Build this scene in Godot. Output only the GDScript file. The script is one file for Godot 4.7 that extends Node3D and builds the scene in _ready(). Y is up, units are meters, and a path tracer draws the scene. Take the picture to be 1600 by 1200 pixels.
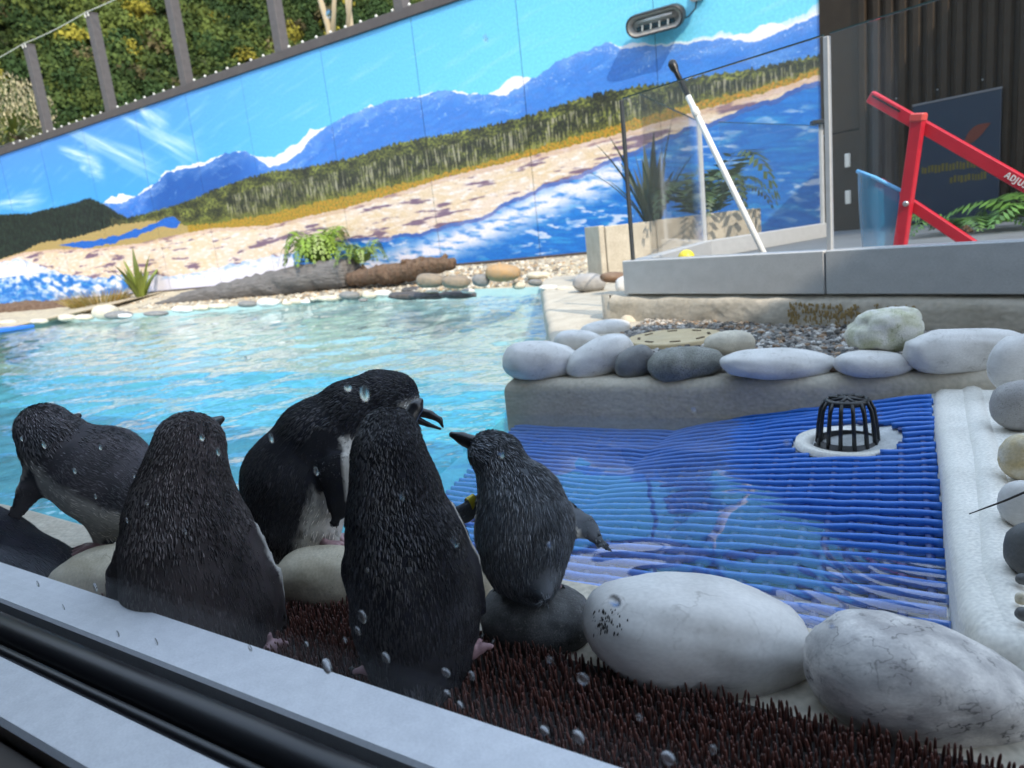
extends Node3D
# Penguin pool seen through a window. World: y up, metres, water level y = 0.
# Two plan frames: W(a, b) with a = distance from the window side and b = distance along the window wall and the mural wall;
# and the balustrade frame RC + along * DR.

const NW := Vector3(0.547, 0, -0.837)
const DW := Vector3(-0.837, 0, -0.547)
const RC := Vector3(0.637, 0, -3.604)
const DR := Vector3(0.565, 0, 0.825)
const NR := Vector3(-0.825, 0, 0.565)
const SC := Vector3(3.367, 0, -7.417)
const SUN := Vector3(0.15, 0.36, 0.36)
const MURAL_A := 8.05

const MOUNT := [Vector2(1.127, 2.3945), Vector2(1.5393, 2.3185), Vector2(1.8517, 2.2635), Vector2(2.1721, 2.3728), Vector2(2.4765, 2.3974), Vector2(2.7929, 2.4422), Vector2(3.2739, 2.5156), Vector2(3.4607, 2.6178), Vector2(3.7855, 2.6006), Vector2(4.128, 2.5548), Vector2(4.4497, 2.4407), Vector2(4.8819, 2.3166), Vector2(5.2109, 2.3943), Vector2(5.5532, 2.4672), Vector2(5.8197, 2.5657), Vector2(6.2888, 2.5583), Vector2(6.7119, 2.6212), Vector2(7.161, 2.5937), Vector2(7.7427, 2.5397), Vector2(8.3152, 2.3912), Vector2(8.6413, 2.2088), Vector2(8.9568, 2.1123), Vector2(9.3719, 2.0838), Vector2(9.6734, 2.2955), Vector2(9.9101, 2.4208), Vector2(10.4126, 2.4563), Vector2(11.0004, 2.3553), Vector2(11.5448, 2.368), Vector2(12.0783, 2.3761), Vector2(12.8046, 2.1549), Vector2(13.7164, 2.0293), Vector2(14.2623, 2.0925), Vector2(15.424, 1.9447)]
const SNOW := [Vector2(1.1267, 2.4115), Vector2(1.478, 2.3573), Vector2(1.7213, 2.3909), Vector2(2.0396, 2.392), Vector2(2.3734, 2.3932), Vector2(2.7929, 2.4422), Vector2(3.4607, 2.6178), Vector2(4.1273, 2.5617), Vector2(4.4455, 2.4764), Vector2(4.7614, 2.5183), Vector2(4.9604, 2.4452), Vector2(5.2099, 2.4018), Vector2(5.8197, 2.5657), Vector2(6.2888, 2.5583), Vector2(6.7104, 2.6292), Vector2(7.156, 2.6186), Vector2(7.881, 2.51), Vector2(8.361, 2.491), Vector2(8.7298, 2.3169), Vector2(9.0595, 2.2913), Vector2(9.4476, 2.2621), Vector2(9.9101, 2.4208), Vector2(10.4008, 2.4955), Vector2(10.7036, 2.4586), Vector2(11.3402, 2.4251), Vector2(12.0597, 2.4289), Vector2(12.7445, 2.2048), Vector2(13.1362, 2.1145), Vector2(13.7501, 2.225), Vector2(14.2429, 2.1392), Vector2(15.424, 1.9447)]
const FTOP := [Vector2(1.1329, 2.0206), Vector2(1.7344, 2.0055), Vector2(2.0555, 2.0285), Vector2(2.4612, 2.0538), Vector2(2.7461, 2.0518), Vector2(3.116, 2.0845), Vector2(3.5059, 2.105), Vector2(3.9191, 2.0985), Vector2(4.181, 2.0672), Vector2(4.5441, 2.0287), Vector2(5.116, 2.013), Vector2(5.9395, 2.0223), Vector2(6.3791, 2.0436), Vector2(6.9669, 2.0338), Vector2(7.4735, 1.9874), Vector2(8.274, 1.9761), Vector2(8.6976, 1.9793), Vector2(9.4344, 2.0233), Vector2(10.0798, 1.9998), Vector2(10.9583, 1.9246), Vector2(11.5325, 1.8426), Vector2(12.283, 1.7951), Vector2(12.9497, 1.7651), Vector2(13.6031, 1.752), Vector2(13.9325, 1.8843), Vector2(14.1754, 2.0213), Vector2(14.472, 2.1538), Vector2(14.7847, 2.2652), Vector2(15.2926, 2.2372), Vector2(15.8094, 2.2327), Vector2(16.4763, 2.2426), Vector2(17.1892, 2.2271), Vector2(17.8974, 2.2903), Vector2(18.6399, 2.3566), Vector2(20.6452, 2.4208)]
const FBOT := [Vector2(1.1349, 1.8922), Vector2(1.7404, 1.8278), Vector2(2.4057, 1.7957), Vector2(3.2982, 1.739), Vector2(3.9607, 1.6849), Vector2(4.8789, 1.6005), Vector2(5.9101, 1.5299), Vector2(6.5917, 1.4933), Vector2(7.5838, 1.4577), Vector2(8.3981, 1.4425), Vector2(9.6068, 1.3803), Vector2(11.1289, 1.3807), Vector2(11.8591, 1.4321), Vector2(12.3646, 1.5635), Vector2(13.0002, 1.6293), Vector2(14.0934, 1.6563), Vector2(15.5916, 1.5716), Vector2(17.2237, 1.5833), Vector2(17.8725, 1.4693), Vector2(19.1792, 1.3828), Vector2(21.3321, 1.3067)]
const STOP := [Vector2(1.1356, 1.8452), Vector2(1.7425, 1.7661), Vector2(2.4102, 1.7114), Vector2(3.3071, 1.6283), Vector2(3.9702, 1.5908), Vector2(4.8878, 1.5313), Vector2(5.9179, 1.4808), Vector2(6.8486, 1.3854), Vector2(7.8834, 1.2883), Vector2(8.7286, 1.2559), Vector2(9.6524, 1.2106), Vector2(11.1523, 1.3061), Vector2(12.4633, 1.2835), Vector2(13.359, 1.245), Vector2(14.9631, 1.2824), Vector2(16.7429, 1.4042), Vector2(17.8866, 1.442), Vector2(19.1871, 1.3685), Vector2(21.3511, 1.276)]
const SBOT := [Vector2(1.1365, 1.7863), Vector2(1.7457, 1.6731), Vector2(2.4177, 1.5742), Vector2(2.7809, 1.5141), Vector2(3.2849, 1.4126), Vector2(3.5719, 1.3549), Vector2(4.0042, 1.2534), Vector2(4.4598, 1.1762), Vector2(4.9477, 1.0625), Vector2(5.3674, 0.9221), Vector2(6.0186, 0.846), Vector2(6.4795, 0.8035), Vector2(7.2072, 0.7901), Vector2(7.982, 0.8323), Vector2(8.5488, 0.7944), Vector2(9.3094, 0.7262), Vector2(10.118, 0.6947), Vector2(10.9972, 0.6388), Vector2(11.7538, 0.5885), Vector2(12.7516, 0.5827), Vector2(14.0244, 0.6766), Vector2(15.2116, 0.7), Vector2(16.4477, 0.8599), Vector2(17.4525, 1.1243), Vector2(18.2523, 1.3269), Vector2(19.2189, 1.311), Vector2(21.3796, 1.2297)]
const FOAM := [Vector2(1.1373, 1.739), Vector2(2.4223, 1.4887), Vector2(3.0169, 1.3579), Vector2(3.5022, 1.2141), Vector2(3.8449, 1.1197), Vector2(4.2014, 1.0511), Vector2(4.6757, 0.9271), Vector2(5.1856, 0.7624), Vector2(5.8329, 0.6296), Vector2(6.531, 0.5036), Vector2(7.2836, 0.3947), Vector2(8.098, 0.2957), Vector2(8.9714, 0.2488)]
const RIVER := [Vector2(11.8408, 1.4867), Vector2(12.5129, 1.5441), Vector2(13.2795, 1.4548), Vector2(14.1999, 1.3936), Vector2(15.1699, 1.3776), Vector2(16.4333, 1.4735), Vector2(17.8302, 1.5512)]
const WISPS := [[Vector2(14.9416, 3.5627), Vector2(12.5616, 2.5327)], [Vector2(15.3324, 3.2583), Vector2(14.2658, 2.9165)], [Vector2(12.8585, 3.3848), Vector2(11.2865, 2.5878)], [Vector2(14.7744, 2.8441), Vector2(14.1324, 2.6819)], [Vector2(18.5284, 2.5579), Vector2(16.7844, 2.4647)], [Vector2(12.4903, 3.5397), Vector2(11.8595, 3.1058)]]
const STONES := [
	["boulder", "white", "large smooth white stone with a black pitted patch beside the dark stone", "large stones along the pool edge below the window", Vector3(0.2008, 0.0704, -0.8288), Vector3(0.1405, -0.0377, 0.0078), 0.0728, 0.0903, 0.86, 0.04],
	["boulder", "marble", "large white stone with dark grey veins at the edge of the bristle mat", "large stones along the pool edge below the window", Vector3(0.4223, 0.0605, -0.7049), Vector3(0.1237, -0.0425, 0.0088), 0.0619, 0.0786, 0.86, 0.04],
	["boulder", "creamd", "cream stained stone behind the penguin with the open bill", "large stones along the pool edge below the window", Vector3(-0.3401, 0.0738, -1.1077), Vector3(0.0908, -0.0162, 0.0033), 0.0537, 0.0572, 0.86, 0.04],
	["boulder", "creamd", "cream rounded stone between the tallest standing penguin and the dark stone", "large stones along the pool edge below the window", Vector3(-0.1213, 0.0693, -1.0435), Vector3(0.0586, -0.0064, 0.0013), 0.0448, 0.0413, 0.86, 0.04],
	["boulder", "darkv", "dark grey flat stone with a pale vein ring under the small penguin", "large stones along the pool edge below the window", Vector3(-0.0005, 0.061, -0.935), Vector3(0.0802, -0.0129, 0.0027), 0.0462, 0.069, 0.86, 0.04],
	["boulder", "creamd", "flat pale stone under the penguin that bends its head", "large stones along the pool edge below the window", Vector3(-0.7943, 0.0639, -1.2336), Vector3(0.0925, -0.0005, 0.0001), 0.0569, 0.074, 0.86, 0.04],
	["boulder", "white", "white egg-shaped stone at the pool corner of the gravel bed", "white stones lined up on the gravel bed rim", Vector3(0.1064, 0.1673, -2.4386), Vector3(0.1352, -0.0147, 0.003), 0.0691, 0.0952, 0.86, 0.04],
	["boulder", "white", "white oval stone leaning up against its grey neighbour", "white stones lined up on the gravel bed rim", Vector3(0.3049, 0.1658, -2.369), Vector3(0.1129, 0.0439, -0.0091), 0.0651, 0.0729, 0.86, 0.04],
	["boulder", "white", "white stone half hidden behind the leaning white oval stone", "white stones lined up on the gravel bed rim", Vector3(0.2978, 0.1367, -2.934), Vector3(0.1036, -0.0259, 0.0053), 0.0535, 0.0642, 0.86, 0.04],
	["boulder", "white", "long white stone lying behind the first white stones by the pool corner", "white stones lined up on the gravel bed rim", Vector3(0.4612, 0.1178, -3.3137), Vector3(0.1259, 0.0122, -0.0025), 0.0542, 0.0759, 0.86, 0.04],
	["boulder", "cream", "small cream stone next to the gravel and the low plaster wall", "white stones lined up on the gravel bed rim", Vector3(0.6498, 0.0999, -3.594), Vector3(0.0689, -0.0198, 0.0041), 0.0457, 0.0502, 0.86, 0.04],
	["boulder", "grey", "smooth grey cracked pebble between white oval stone and speckled stone", "white stones lined up on the gravel bed rim", Vector3(0.405, 0.1566, -2.2691), Vector3(0.0651, 0.0215, -0.0044), 0.0521, 0.0481, 0.86, 0.04],
	["boulder", "granite", "speckled dark grey granite stone with green tinge below the round lid", "white stones lined up on the gravel bed rim", Vector3(0.5491, 0.1524, -2.1884), Vector3(0.1187, 0.0034, -0.0007), 0.0523, 0.0831, 0.86, 0.04],
	["boulder", "cream", "rough cream stone sitting on the speckled granite stone beside the lid", "white stones lined up on the gravel bed rim", Vector3(0.7398, 0.1694, -2.343), Vector3(0.0858, -0.0034, 0.0007), 0.0451, 0.0601, 0.86, 0.04],
	["boulder", "white", "long smooth white oval stone with a faint orange mark", "white stones lined up on the gravel bed rim", Vector3(0.7959, 0.1453, -2.0598), Vector3(0.1719, -0.0187, 0.0039), 0.0456, 0.0865, 0.86, 0.04],
	["boulder", "dark", "thin dark grey slab behind the long white oval stone", "white stones lined up on the gravel bed rim", Vector3(1.0971, 0.0909, -2.4195), Vector3(0.1096, -0.0196, 0.004), 0.02, 0.0891, 0.86, 0.04],
	["boulder", "mossy", "angular white stone with green moss perched on a flat white stone", "white stones lined up on the gravel bed rim", Vector3(1.0907, 0.2174, -2.0213), Vector3(0.1019, 0.0029, -0.0006), 0.063, 0.0713, 0.7, 0.12],
	["boulder", "white", "flat white pillow-shaped stone under the mossy stone", "white stones lined up on the gravel bed rim", Vector3(1.017, 0.1407, -1.9454), Vector3(0.1056, -0.0115, 0.0024), 0.0378, 0.0637, 0.86, 0.04],
	["boulder", "white", "long blocky white stone at the end of the gravel rim", "white stones lined up on the gravel bed rim", Vector3(1.2499, 0.1605, -1.887), Vector3(0.1705, -0.0127, 0.0026), 0.0593, 0.0599, 0.6, 0.04],
	["boulder", "white", "pale blue-white upright stone where the gravel rim meets the ledge", "stones stacked along the moulded white ledge", Vector3(1.2317, 0.1619, -1.6801), Vector3(0.0683, -0.0074, 0.0015), 0.075, 0.0375, 0.86, 0.04],
	["boulder", "granite", "small speckled stone resting on the pale upright stone", "stones stacked along the moulded white ledge", Vector3(1.2694, 0.1929, -1.6987), Vector3(0.0281, -0.0031, 0.0006), 0.0283, 0.0198, 0.86, 0.04],
	["boulder", "granitel", "rounded grey speckled stone on the white ledge", "stones stacked along the moulded white ledge", Vector3(1.0846, 0.127, -1.4636), Vector3(0.0602, -0.0065, 0.0014), 0.0551, 0.0424, 0.86, 0.04],
	["boulder", "yellow", "white stone with yellow stains on the white ledge", "stones stacked along the moulded white ledge", Vector3(0.9005, 0.1172, -1.1964), Vector3(0.0455, -0.0049, 0.001), 0.0435, 0.032, 0.86, 0.04],
	["boulder", "white", "plain white rounded stone on the ledge beside the twig", "stones stacked along the moulded white ledge", Vector3(0.7753, 0.1099, -1.0248), Vector3(0.0415, -0.0045, 0.0009), 0.0358, 0.0292, 0.86, 0.04],
	["boulder", "dark", "dark grey rounded stone below the plain white one on the ledge", "stones stacked along the moulded white ledge", Vector3(0.6751, 0.1117, -0.882), Vector3(0.0327, -0.0036, 0.0007), 0.0382, 0.0267, 0.86, 0.04],
	["pebble", "dark", "small black pebble on the ledge gravel", "stones stacked along the moulded white ledge", Vector3(0.6395, 0.0897, -0.8466), Vector3(0.01, -0.0011, 0.0002), 0.0076, 0.0071, 0.86, 0.04],
	["pebble", "yellow", "small yellowish pebble on the ledge gravel", "stones stacked along the moulded white ledge", Vector3(0.6055, 0.0903, -0.8023), Vector3(0.0088, -0.001, 0.0002), 0.008, 0.0062, 0.86, 0.04],
	["pebble", "dark", "small slate grey pebble lowest on the ledge gravel", "stones stacked along the moulded white ledge", Vector3(0.5823, 0.0904, -0.7685), Vector3(0.009, -0.0044, 0.0009), 0.0085, 0.007, 0.86, 0.04],
	["stone", "brown", "grey-brown boulder nearest the bark log on the far bank", "stones on the far bank of the pool", Vector3(-0.7206, 0.2454, -7.4605), Vector3(0.1519, -0.0165, 0.0034), 0.0764, 0.1223, 0.86, 0.04],
	["stone", "brown", "low brown boulder between two taller boulders on the far bank", "stones on the far bank of the pool", Vector3(-0.4323, 0.2257, -7.0373), Vector3(0.1435, -0.0156, 0.0032), 0.0659, 0.1155, 0.86, 0.04],
	["stone", "grey", "small grey boulder beside the orange boulder on the far bank", "stones on the far bank of the pool", Vector3(-0.1895, 0.2233, -6.8888), Vector3(0.0855, -0.0093, 0.0019), 0.0615, 0.0688, 0.86, 0.04],
	["stone", "orange", "orange-tan boulder near the base of the mural on the far bank", "stones on the far bank of the pool", Vector3(0.0323, 0.2731, -6.8707), Vector3(0.1704, -0.0185, 0.0038), 0.0857, 0.1371, 0.86, 0.04],
	["stone", "granitel", "pale speckled boulder near the cream planter box", "stones on the far bank of the pool", Vector3(0.6852, 0.183, -5.5745), Vector3(0.1266, -0.0138, 0.0028), 0.0749, 0.1019, 0.86, 0.04],
	["stone", "white", "white block of stone tucked beside the glass balustrade base", "stones on the far bank of the pool", Vector3(0.8822, 0.1808, -4.9662), Vector3(0.0886, -0.0096, 0.002), 0.0713, 0.0713, 0.86, 0.04],
	["stone", "rust", "rusty brown slab between planter box and white block", "stones on the far bank of the pool", Vector3(0.8365, 0.2314, -5.1513), Vector3(0.1192, -0.013, 0.0027), 0.0392, 0.0959, 0.86, 0.04],
	["stone", "cream", "pointed cream boulder by the tussock on the far bank", "stones on the far bank of the pool", Vector3(-5.9738, 0.1505, -10.8405), Vector3(0.187, -0.0203, 0.0042), 0.1158, 0.1505, 0.86, 0.04],
	["stone", "grey", "flat grey stone against the pointed cream boulder", "stones on the far bank of the pool", Vector3(-5.6162, 0.1007, -10.5255), Vector3(0.1911, -0.0208, 0.0043), 0.061, 0.1538, 0.86, 0.04],
	["stone", "cream", "small pale stone on the far edge of the pool", "stones on the far bank of the pool", Vector3(-6.903, 0.1078, -11.4151), Vector3(0.1313, -0.0143, 0.0029), 0.0559, 0.1057, 0.86, 0.04],
	["stone", "cream", "small pale stone on the far edge of the pool", "stones on the far bank of the pool", Vector3(-6.4203, 0.1013, -11.033), Vector3(0.1465, -0.0159, 0.0033), 0.0491, 0.1179, 0.86, 0.04],
	["stone", "white", "small pale stone on the far edge of the pool", "stones on the far bank of the pool", Vector3(-5.4635, 0.0871, -10.4061), Vector3(0.0968, -0.0105, 0.0022), 0.0325, 0.0779, 0.86, 0.04],
	["stone", "cream", "small pale stone on the far edge of the pool", "stones on the far bank of the pool", Vector3(-7.4594, 0.0945, -11.5782), Vector3(0.1332, -0.0145, 0.003), 0.0412, 0.1072, 0.86, 0.04],
	["stone", "cream", "small pale stone on the far edge of the pool", "stones on the far bank of the pool", Vector3(-8.4879, 0.0971, -12.3557), Vector3(0.1366, -0.0148, 0.0031), 0.044, 0.1099, 0.86, 0.04],
	["stone", "white", "small pale stone on the far edge of the pool", "stones on the far bank of the pool", Vector3(-4.4563, 0.1009, -10.0794), Vector3(0.1607, -0.0175, 0.0036), 0.0494, 0.1294, 0.86, 0.04],
	["stone", "cream", "small pale stone on the far edge of the pool", "stones on the far bank of the pool", Vector3(-4.2204, 0.0977, -10.0756), Vector3(0.125, -0.0136, 0.0028), 0.0449, 0.1006, 0.86, 0.04],
	["stone", "cream", "small pale stone on the far edge of the pool", "stones on the far bank of the pool", Vector3(-3.9692, 0.0932, -10.0664), Vector3(0.1382, -0.015, 0.0031), 0.0404, 0.1113, 0.86, 0.04],
	["stone", "white", "small pale stone on the far edge of the pool", "stones on the far bank of the pool", Vector3(-3.0057, 0.1086, -9.253), Vector3(0.1436, -0.0156, 0.0032), 0.0578, 0.1155, 0.86, 0.04],
	["stone", "cream", "small pale stone on the far edge of the pool", "stones on the far bank of the pool", Vector3(-2.7075, 0.0875, -9.0283), Vector3(0.0641, -0.007, 0.0014), 0.0322, 0.0516, 0.86, 0.04],
	["stone", "cream", "small pale stone on the far edge of the pool", "stones on the far bank of the pool", Vector3(-2.6142, 0.0946, -9.1058), Vector3(0.0808, -0.0088, 0.0018), 0.0406, 0.065, 0.86, 0.04],
	["stone", "white", "small pale stone on the far edge of the pool", "stones on the far bank of the pool", Vector3(-2.4574, 0.0838, -8.985), Vector3(0.0598, -0.0065, 0.0013), 0.0281, 0.0481, 0.86, 0.04],
	["stone", "cream", "small pale stone on the far edge of the pool", "stones on the far bank of the pool", Vector3(-2.1829, 0.0929, -9.0427), Vector3(0.1364, -0.0148, 0.0031), 0.0404, 0.1098, 0.86, 0.04],
	["stone", "cream", "small pale stone on the far edge of the pool", "stones on the far bank of the pool", Vector3(-1.591, 0.096, -8.6342), Vector3(0.0843, -0.0092, 0.0019), 0.0424, 0.0678, 0.86, 0.04],
	["stone", "white", "small pale stone on the far edge of the pool", "stones on the far bank of the pool", Vector3(-1.4373, 0.0959, -8.7176), Vector3(0.1044, -0.0114, 0.0023), 0.0428, 0.0841, 0.86, 0.04],
	["stone", "cream", "small pale stone on the far edge of the pool", "stones on the far bank of the pool", Vector3(0.4303, 0.1388, -8.1082), Vector3(0.1367, -0.0149, 0.0031), 0.047, 0.11, 0.86, 0.04],
	["stone", "cream", "small pale stone on the far edge of the pool", "stones on the far bank of the pool", Vector3(0.7199, 0.1297, -8.9036), Vector3(0.1066, -0.0116, 0.0024), 0.0357, 0.0858, 0.86, 0.04],
	["stone", "white", "small pale stone on the far edge of the pool", "stones on the far bank of the pool", Vector3(0.4139, 0.1226, -6.3101), Vector3(0.0843, -0.0092, 0.0019), 0.0283, 0.0679, 0.86, 0.04],
	["stone", "cream", "small pale stone on the far edge of the pool", "stones on the far bank of the pool", Vector3(0.5419, 0.1169, -6.1081), Vector3(0.0817, -0.0089, 0.0018), 0.0219, 0.0657, 0.86, 0.04],
	["stone", "cream", "small pale stone on the far edge of the pool", "stones on the far bank of the pool", Vector3(0.1731, 0.1315, -6.9305), Vector3(0.0678, -0.0074, 0.0015), 0.0372, 0.0546, 0.86, 0.04],
	["stone", "white", "small pale stone on the far edge of the pool", "stones on the far bank of the pool", Vector3(-0.3366, 0.1181, -7.1639), Vector3(0.0701, -0.0076, 0.0016), 0.0224, 0.0564, 0.86, 0.04],
	["stone", "cream", "small pale stone on the far edge of the pool", "stones on the far bank of the pool", Vector3(-0.7421, 0.1164, -7.6632), Vector3(0.0749, -0.0081, 0.0017), 0.0205, 0.0603, 0.86, 0.04],
	["stone", "grey", "small grey stone on the far edge of the pool", "stones on the far bank of the pool", Vector3(-1.8981, 0.1037, -8.9681), Vector3(0.1273, -0.0138, 0.0029), 0.052, 0.1024, 0.86, 0.04],
	["stone", "grey", "small grey stone on the far edge of the pool", "stones on the far bank of the pool", Vector3(-4.8482, 0.0885, -10.0518), Vector3(0.1648, -0.0179, 0.0037), 0.0358, 0.1326, 0.86, 0.04],
	["stone", "grey", "small grey stone on the far edge of the pool", "stones on the far bank of the pool", Vector3(-3.4475, 0.0961, -9.7458), Vector3(0.1296, -0.0141, 0.0029), 0.0435, 0.1043, 0.86, 0.04],
	["stone", "grey", "small grey stone on the far edge of the pool", "stones on the far bank of the pool", Vector3(-0.5088, 0.1306, -8.2154), Vector3(0.0948, -0.0103, 0.0021), 0.0367, 0.0763, 0.86, 0.04],
	["stone", "grey", "small grey stone on the far edge of the pool", "stones on the far bank of the pool", Vector3(0.3422, 0.1294, -7.1165), Vector3(0.0727, -0.0079, 0.0016), 0.035, 0.0586, 0.86, 0.04],
	["stone", "grey", "small grey stone on the far edge of the pool", "stones on the far bank of the pool", Vector3(-1.5779, 0.0782, -8.1477), Vector3(0.0543, -0.0059, 0.0012), 0.0219, 0.0437, 0.86, 0.04],
	["stone", "slate", "thin dark slate slab overhanging the far pool edge", "stones on the far bank of the pool", Vector3(-1.0836, 0.0832, -8.04), Vector3(0.1929, -0.021, 0.0043), 0.0431, 0.1553, 0.6, 0.1],
	["stone", "slate", "thin dark slate slab overhanging the far pool edge", "stones on the far bank of the pool", Vector3(-0.7887, 0.0748, -7.7343), Vector3(0.2063, -0.0224, 0.0046), 0.0346, 0.1661, 0.6, 0.1],
	["stone", "slate", "thin dark slate slab overhanging the far pool edge", "stones on the far bank of the pool", Vector3(-0.4414, 0.0769, -7.3481), Vector3(0.1765, -0.0192, 0.004), 0.0362, 0.1421, 0.6, 0.1],
	["stone", "slate", "thin dark slate slab overhanging the far pool edge", "stones on the far bank of the pool", Vector3(-1.0789, 0.0819, -8.9607), Vector3(0.159, -0.0173, 0.0036), 0.04, 0.128, 0.6, 0.1],
]
const PENGUIN_A := {"base": Vector3(-0.8567, 0.0716, -1.3511), "spine": [[Vector3(-0.075, 0.2547, -0.0321), 0.0534], [Vector3(-0.0555, 0.2238, -0.0257), 0.0635], [Vector3(-0.0377, 0.1818, -0.0375), 0.0799], [Vector3(0.0173, 0.153, -0.0316), 0.0953], [Vector3(0.065, 0.1161, -0.0239), 0.085], [Vector3(0.0684, 0.0637, -0.0336), 0.0601], [Vector3(0.0765, -0.01, -0.0388), 0.0159]], "front": Vector3(-0.5907, -0.733, 0.3554), "flippers": [[[[Vector3(-0.0762, 0.1856, 0.0128), 0.0249], [Vector3(-0.0926, 0.148, 0.0307), 0.0235], [Vector3(-0.1218, 0.104, 0.05), 0.0123]], Vector3(0.4142, -0.1689, 0.9027)]], "leg": [[Vector3(0.0145, 0.0708, -0.0146), 0.0438], [Vector3(0.005, 0.021, -0.0043), 0.0193]], "bill": [[Vector3(-0.08, 0.2497, -0.1026), 0.0133], [Vector3(-0.0614, 0.2585, -0.1248), 0.0068]], "bill_low": [], "feet": [[Vector3(0.0102, 0.0184, 0.0064), Vector3(-0.0478, 0.0133, 0.0279)], [Vector3(0.0367, -0.0083, -0.0391), Vector3(-0.0002, -0.019, -0.0165)]]}
const PENGUIN_B := {"base": Vector3(-0.4961, 0.0351, -0.9658), "spine": [[Vector3(0.0029, 0.3102, -0.0742), 0.0521], [Vector3(-0.0007, 0.2824, -0.0583), 0.0544], [Vector3(-0.0067, 0.2548, -0.0526), 0.0649], [Vector3(-0.012, 0.2159, -0.0445), 0.0793], [Vector3(-0.0086, 0.1703, -0.0351), 0.0926], [Vector3(-0.002, 0.1178, -0.0243), 0.1022], [Vector3(0.0032, 0.0702, -0.0145), 0.106], [Vector3(0.0041, 0.0278, -0.0057), 0.0993], [Vector3(0.0214, 0.0089, 0.0492), 0.0364], [Vector3(0.0269, -0.0148, 0.0745), 0.0089]], "front": Vector3(0.1491, -0.2183, -0.976), "flippers": [[[[Vector3(-0.0916, 0.184, -0.038), 0.0248], [Vector3(-0.1177, 0.1398, -0.0288), 0.021], [Vector3(-0.1325, 0.0944, -0.0195), 0.0115]], Vector3(0.7344, -0.047, 0.6734)], [[[Vector3(0.0781, 0.1722, -0.0355), 0.0229], [Vector3(0.1052, 0.1062, -0.0219), 0.022], [Vector3(0.1113, 0.0343, -0.0173), 0.0106]], Vector3(0.7068, 0.1631, 0.6811)]], "leg": [], "bill": [[Vector3(0.0198, 0.3283, -0.1188), 0.013], [Vector3(0.0275, 0.3311, -0.1449), 0.0061]], "bill_low": [], "feet": [[Vector3(0.1004, 0.0238, 0.0155), Vector3(0.1169, 0.0094, 0.0287)], [Vector3(-0.0419, 0.0162, 0.0171), Vector3(-0.0572, 0.0054, 0.0295)]]}
const PENGUIN_C := {"base": Vector3(-0.4311, 0.0728, -1.2288), "spine": [[Vector3(0.2115, 0.2631, -0.0543), 0.0472], [Vector3(0.184, 0.2614, -0.0539), 0.0531], [Vector3(0.1337, 0.2367, -0.0488), 0.0673], [Vector3(0.0704, 0.1912, -0.0394), 0.0873], [Vector3(0.0219, 0.1302, -0.0269), 0.1027], [Vector3(0.0039, 0.0763, -0.0157), 0.0897], [Vector3(-0.0222, 0.035, -0.0072), 0.0496], [Vector3(-0.0554, 0.0037, -0.0008), 0.0142]], "front": Vector3(0.8062, -0.382, 0.3341), "flippers": [[[[Vector3(0.0952, 0.2086, 0.0284), 0.0335], [Vector3(0.1192, 0.1629, 0.0583), 0.0374], [Vector3(0.1209, 0.1194, 0.0673), 0.0286], [Vector3(0.1035, 0.0834, 0.0747), 0.011]], Vector3(0.0994, 0.1912, 0.9816)]], "leg": [[Vector3(0.046, 0.0601, -0.0124), 0.0519], [Vector3(0.0618, 0.0212, -0.0044), 0.0201]], "bill": [[Vector3(0.2439, 0.2351, -0.0485), 0.0106], [Vector3(0.2747, 0.2237, -0.0461), 0.0077], [Vector3(0.2913, 0.2126, -0.0439), 0.0053], [Vector3(0.2957, 0.1993, -0.0411), 0.0024]], "bill_low": [[Vector3(0.239, 0.2229, -0.046), 0.0094], [Vector3(0.2681, 0.2069, -0.0427), 0.0047], [Vector3(0.2906, 0.1963, -0.0405), 0.0026]], "feet": [[Vector3(0.0643, 0.0308, 0.0345), Vector3(0.1093, 0.0033, 0.0504)], [Vector3(0.0552, 0.0018, -0.0616), Vector3(0.0999, -0.0159, -0.0478)]]}
const PENGUIN_D := {"base": Vector3(-0.1619, 0.0571, -0.8325), "spine": [[Vector3(-0.0056, 0.3042, -0.073), 0.0404], [Vector3(-0.008, 0.2842, -0.0586), 0.0458], [Vector3(-0.007, 0.2635, -0.0544), 0.0483], [Vector3(-0.0045, 0.2411, -0.0497), 0.0567], [Vector3(-0.0052, 0.2059, -0.0425), 0.0633], [Vector3(0.0027, 0.1639, -0.0338), 0.0758], [Vector3(0.0063, 0.1225, -0.0253), 0.08], [Vector3(0.0051, 0.0816, -0.0168), 0.0817], [Vector3(0.0042, 0.0447, -0.0092), 0.075], [Vector3(0.0057, 0.0236, 0.0156), 0.0554], [Vector3(0.0102, 0.0122, 0.0587), 0.0281], [Vector3(0.0108, -0.0015, 0.082), 0.0091]], "front": Vector3(0.1988, -0.2237, -0.9749), "flippers": [[[[Vector3(-0.0587, 0.202, -0.0519), 0.0185], [Vector3(-0.076, 0.1392, -0.0389), 0.0168], [Vector3(-0.0814, 0.0722, -0.0353), 0.0085]], Vector3(0.7344, -0.0571, 0.6244)], [[[Vector3(0.0553, 0.1993, -0.0411), 0.0192], [Vector3(0.0812, 0.139, -0.0287), 0.0183], [Vector3(0.0917, 0.0711, -0.0249), 0.0084]], Vector3(0.7178, 0.2605, 0.661)]], "leg": [], "bill": [[Vector3(0.0197, 0.3213, -0.0867), 0.0119], [Vector3(0.0309, 0.3349, -0.0946), 0.0094], [Vector3(0.0362, 0.3407, -0.1009), 0.0052]], "bill_low": [], "feet": [[Vector3(-0.0471, 0.0213, 0.016), Vector3(-0.0671, 0.0353, 0.0029)], [Vector3(0.0728, 0.025, 0.0051), Vector3(0.0835, 0.041, -0.0085)]]}
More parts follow.
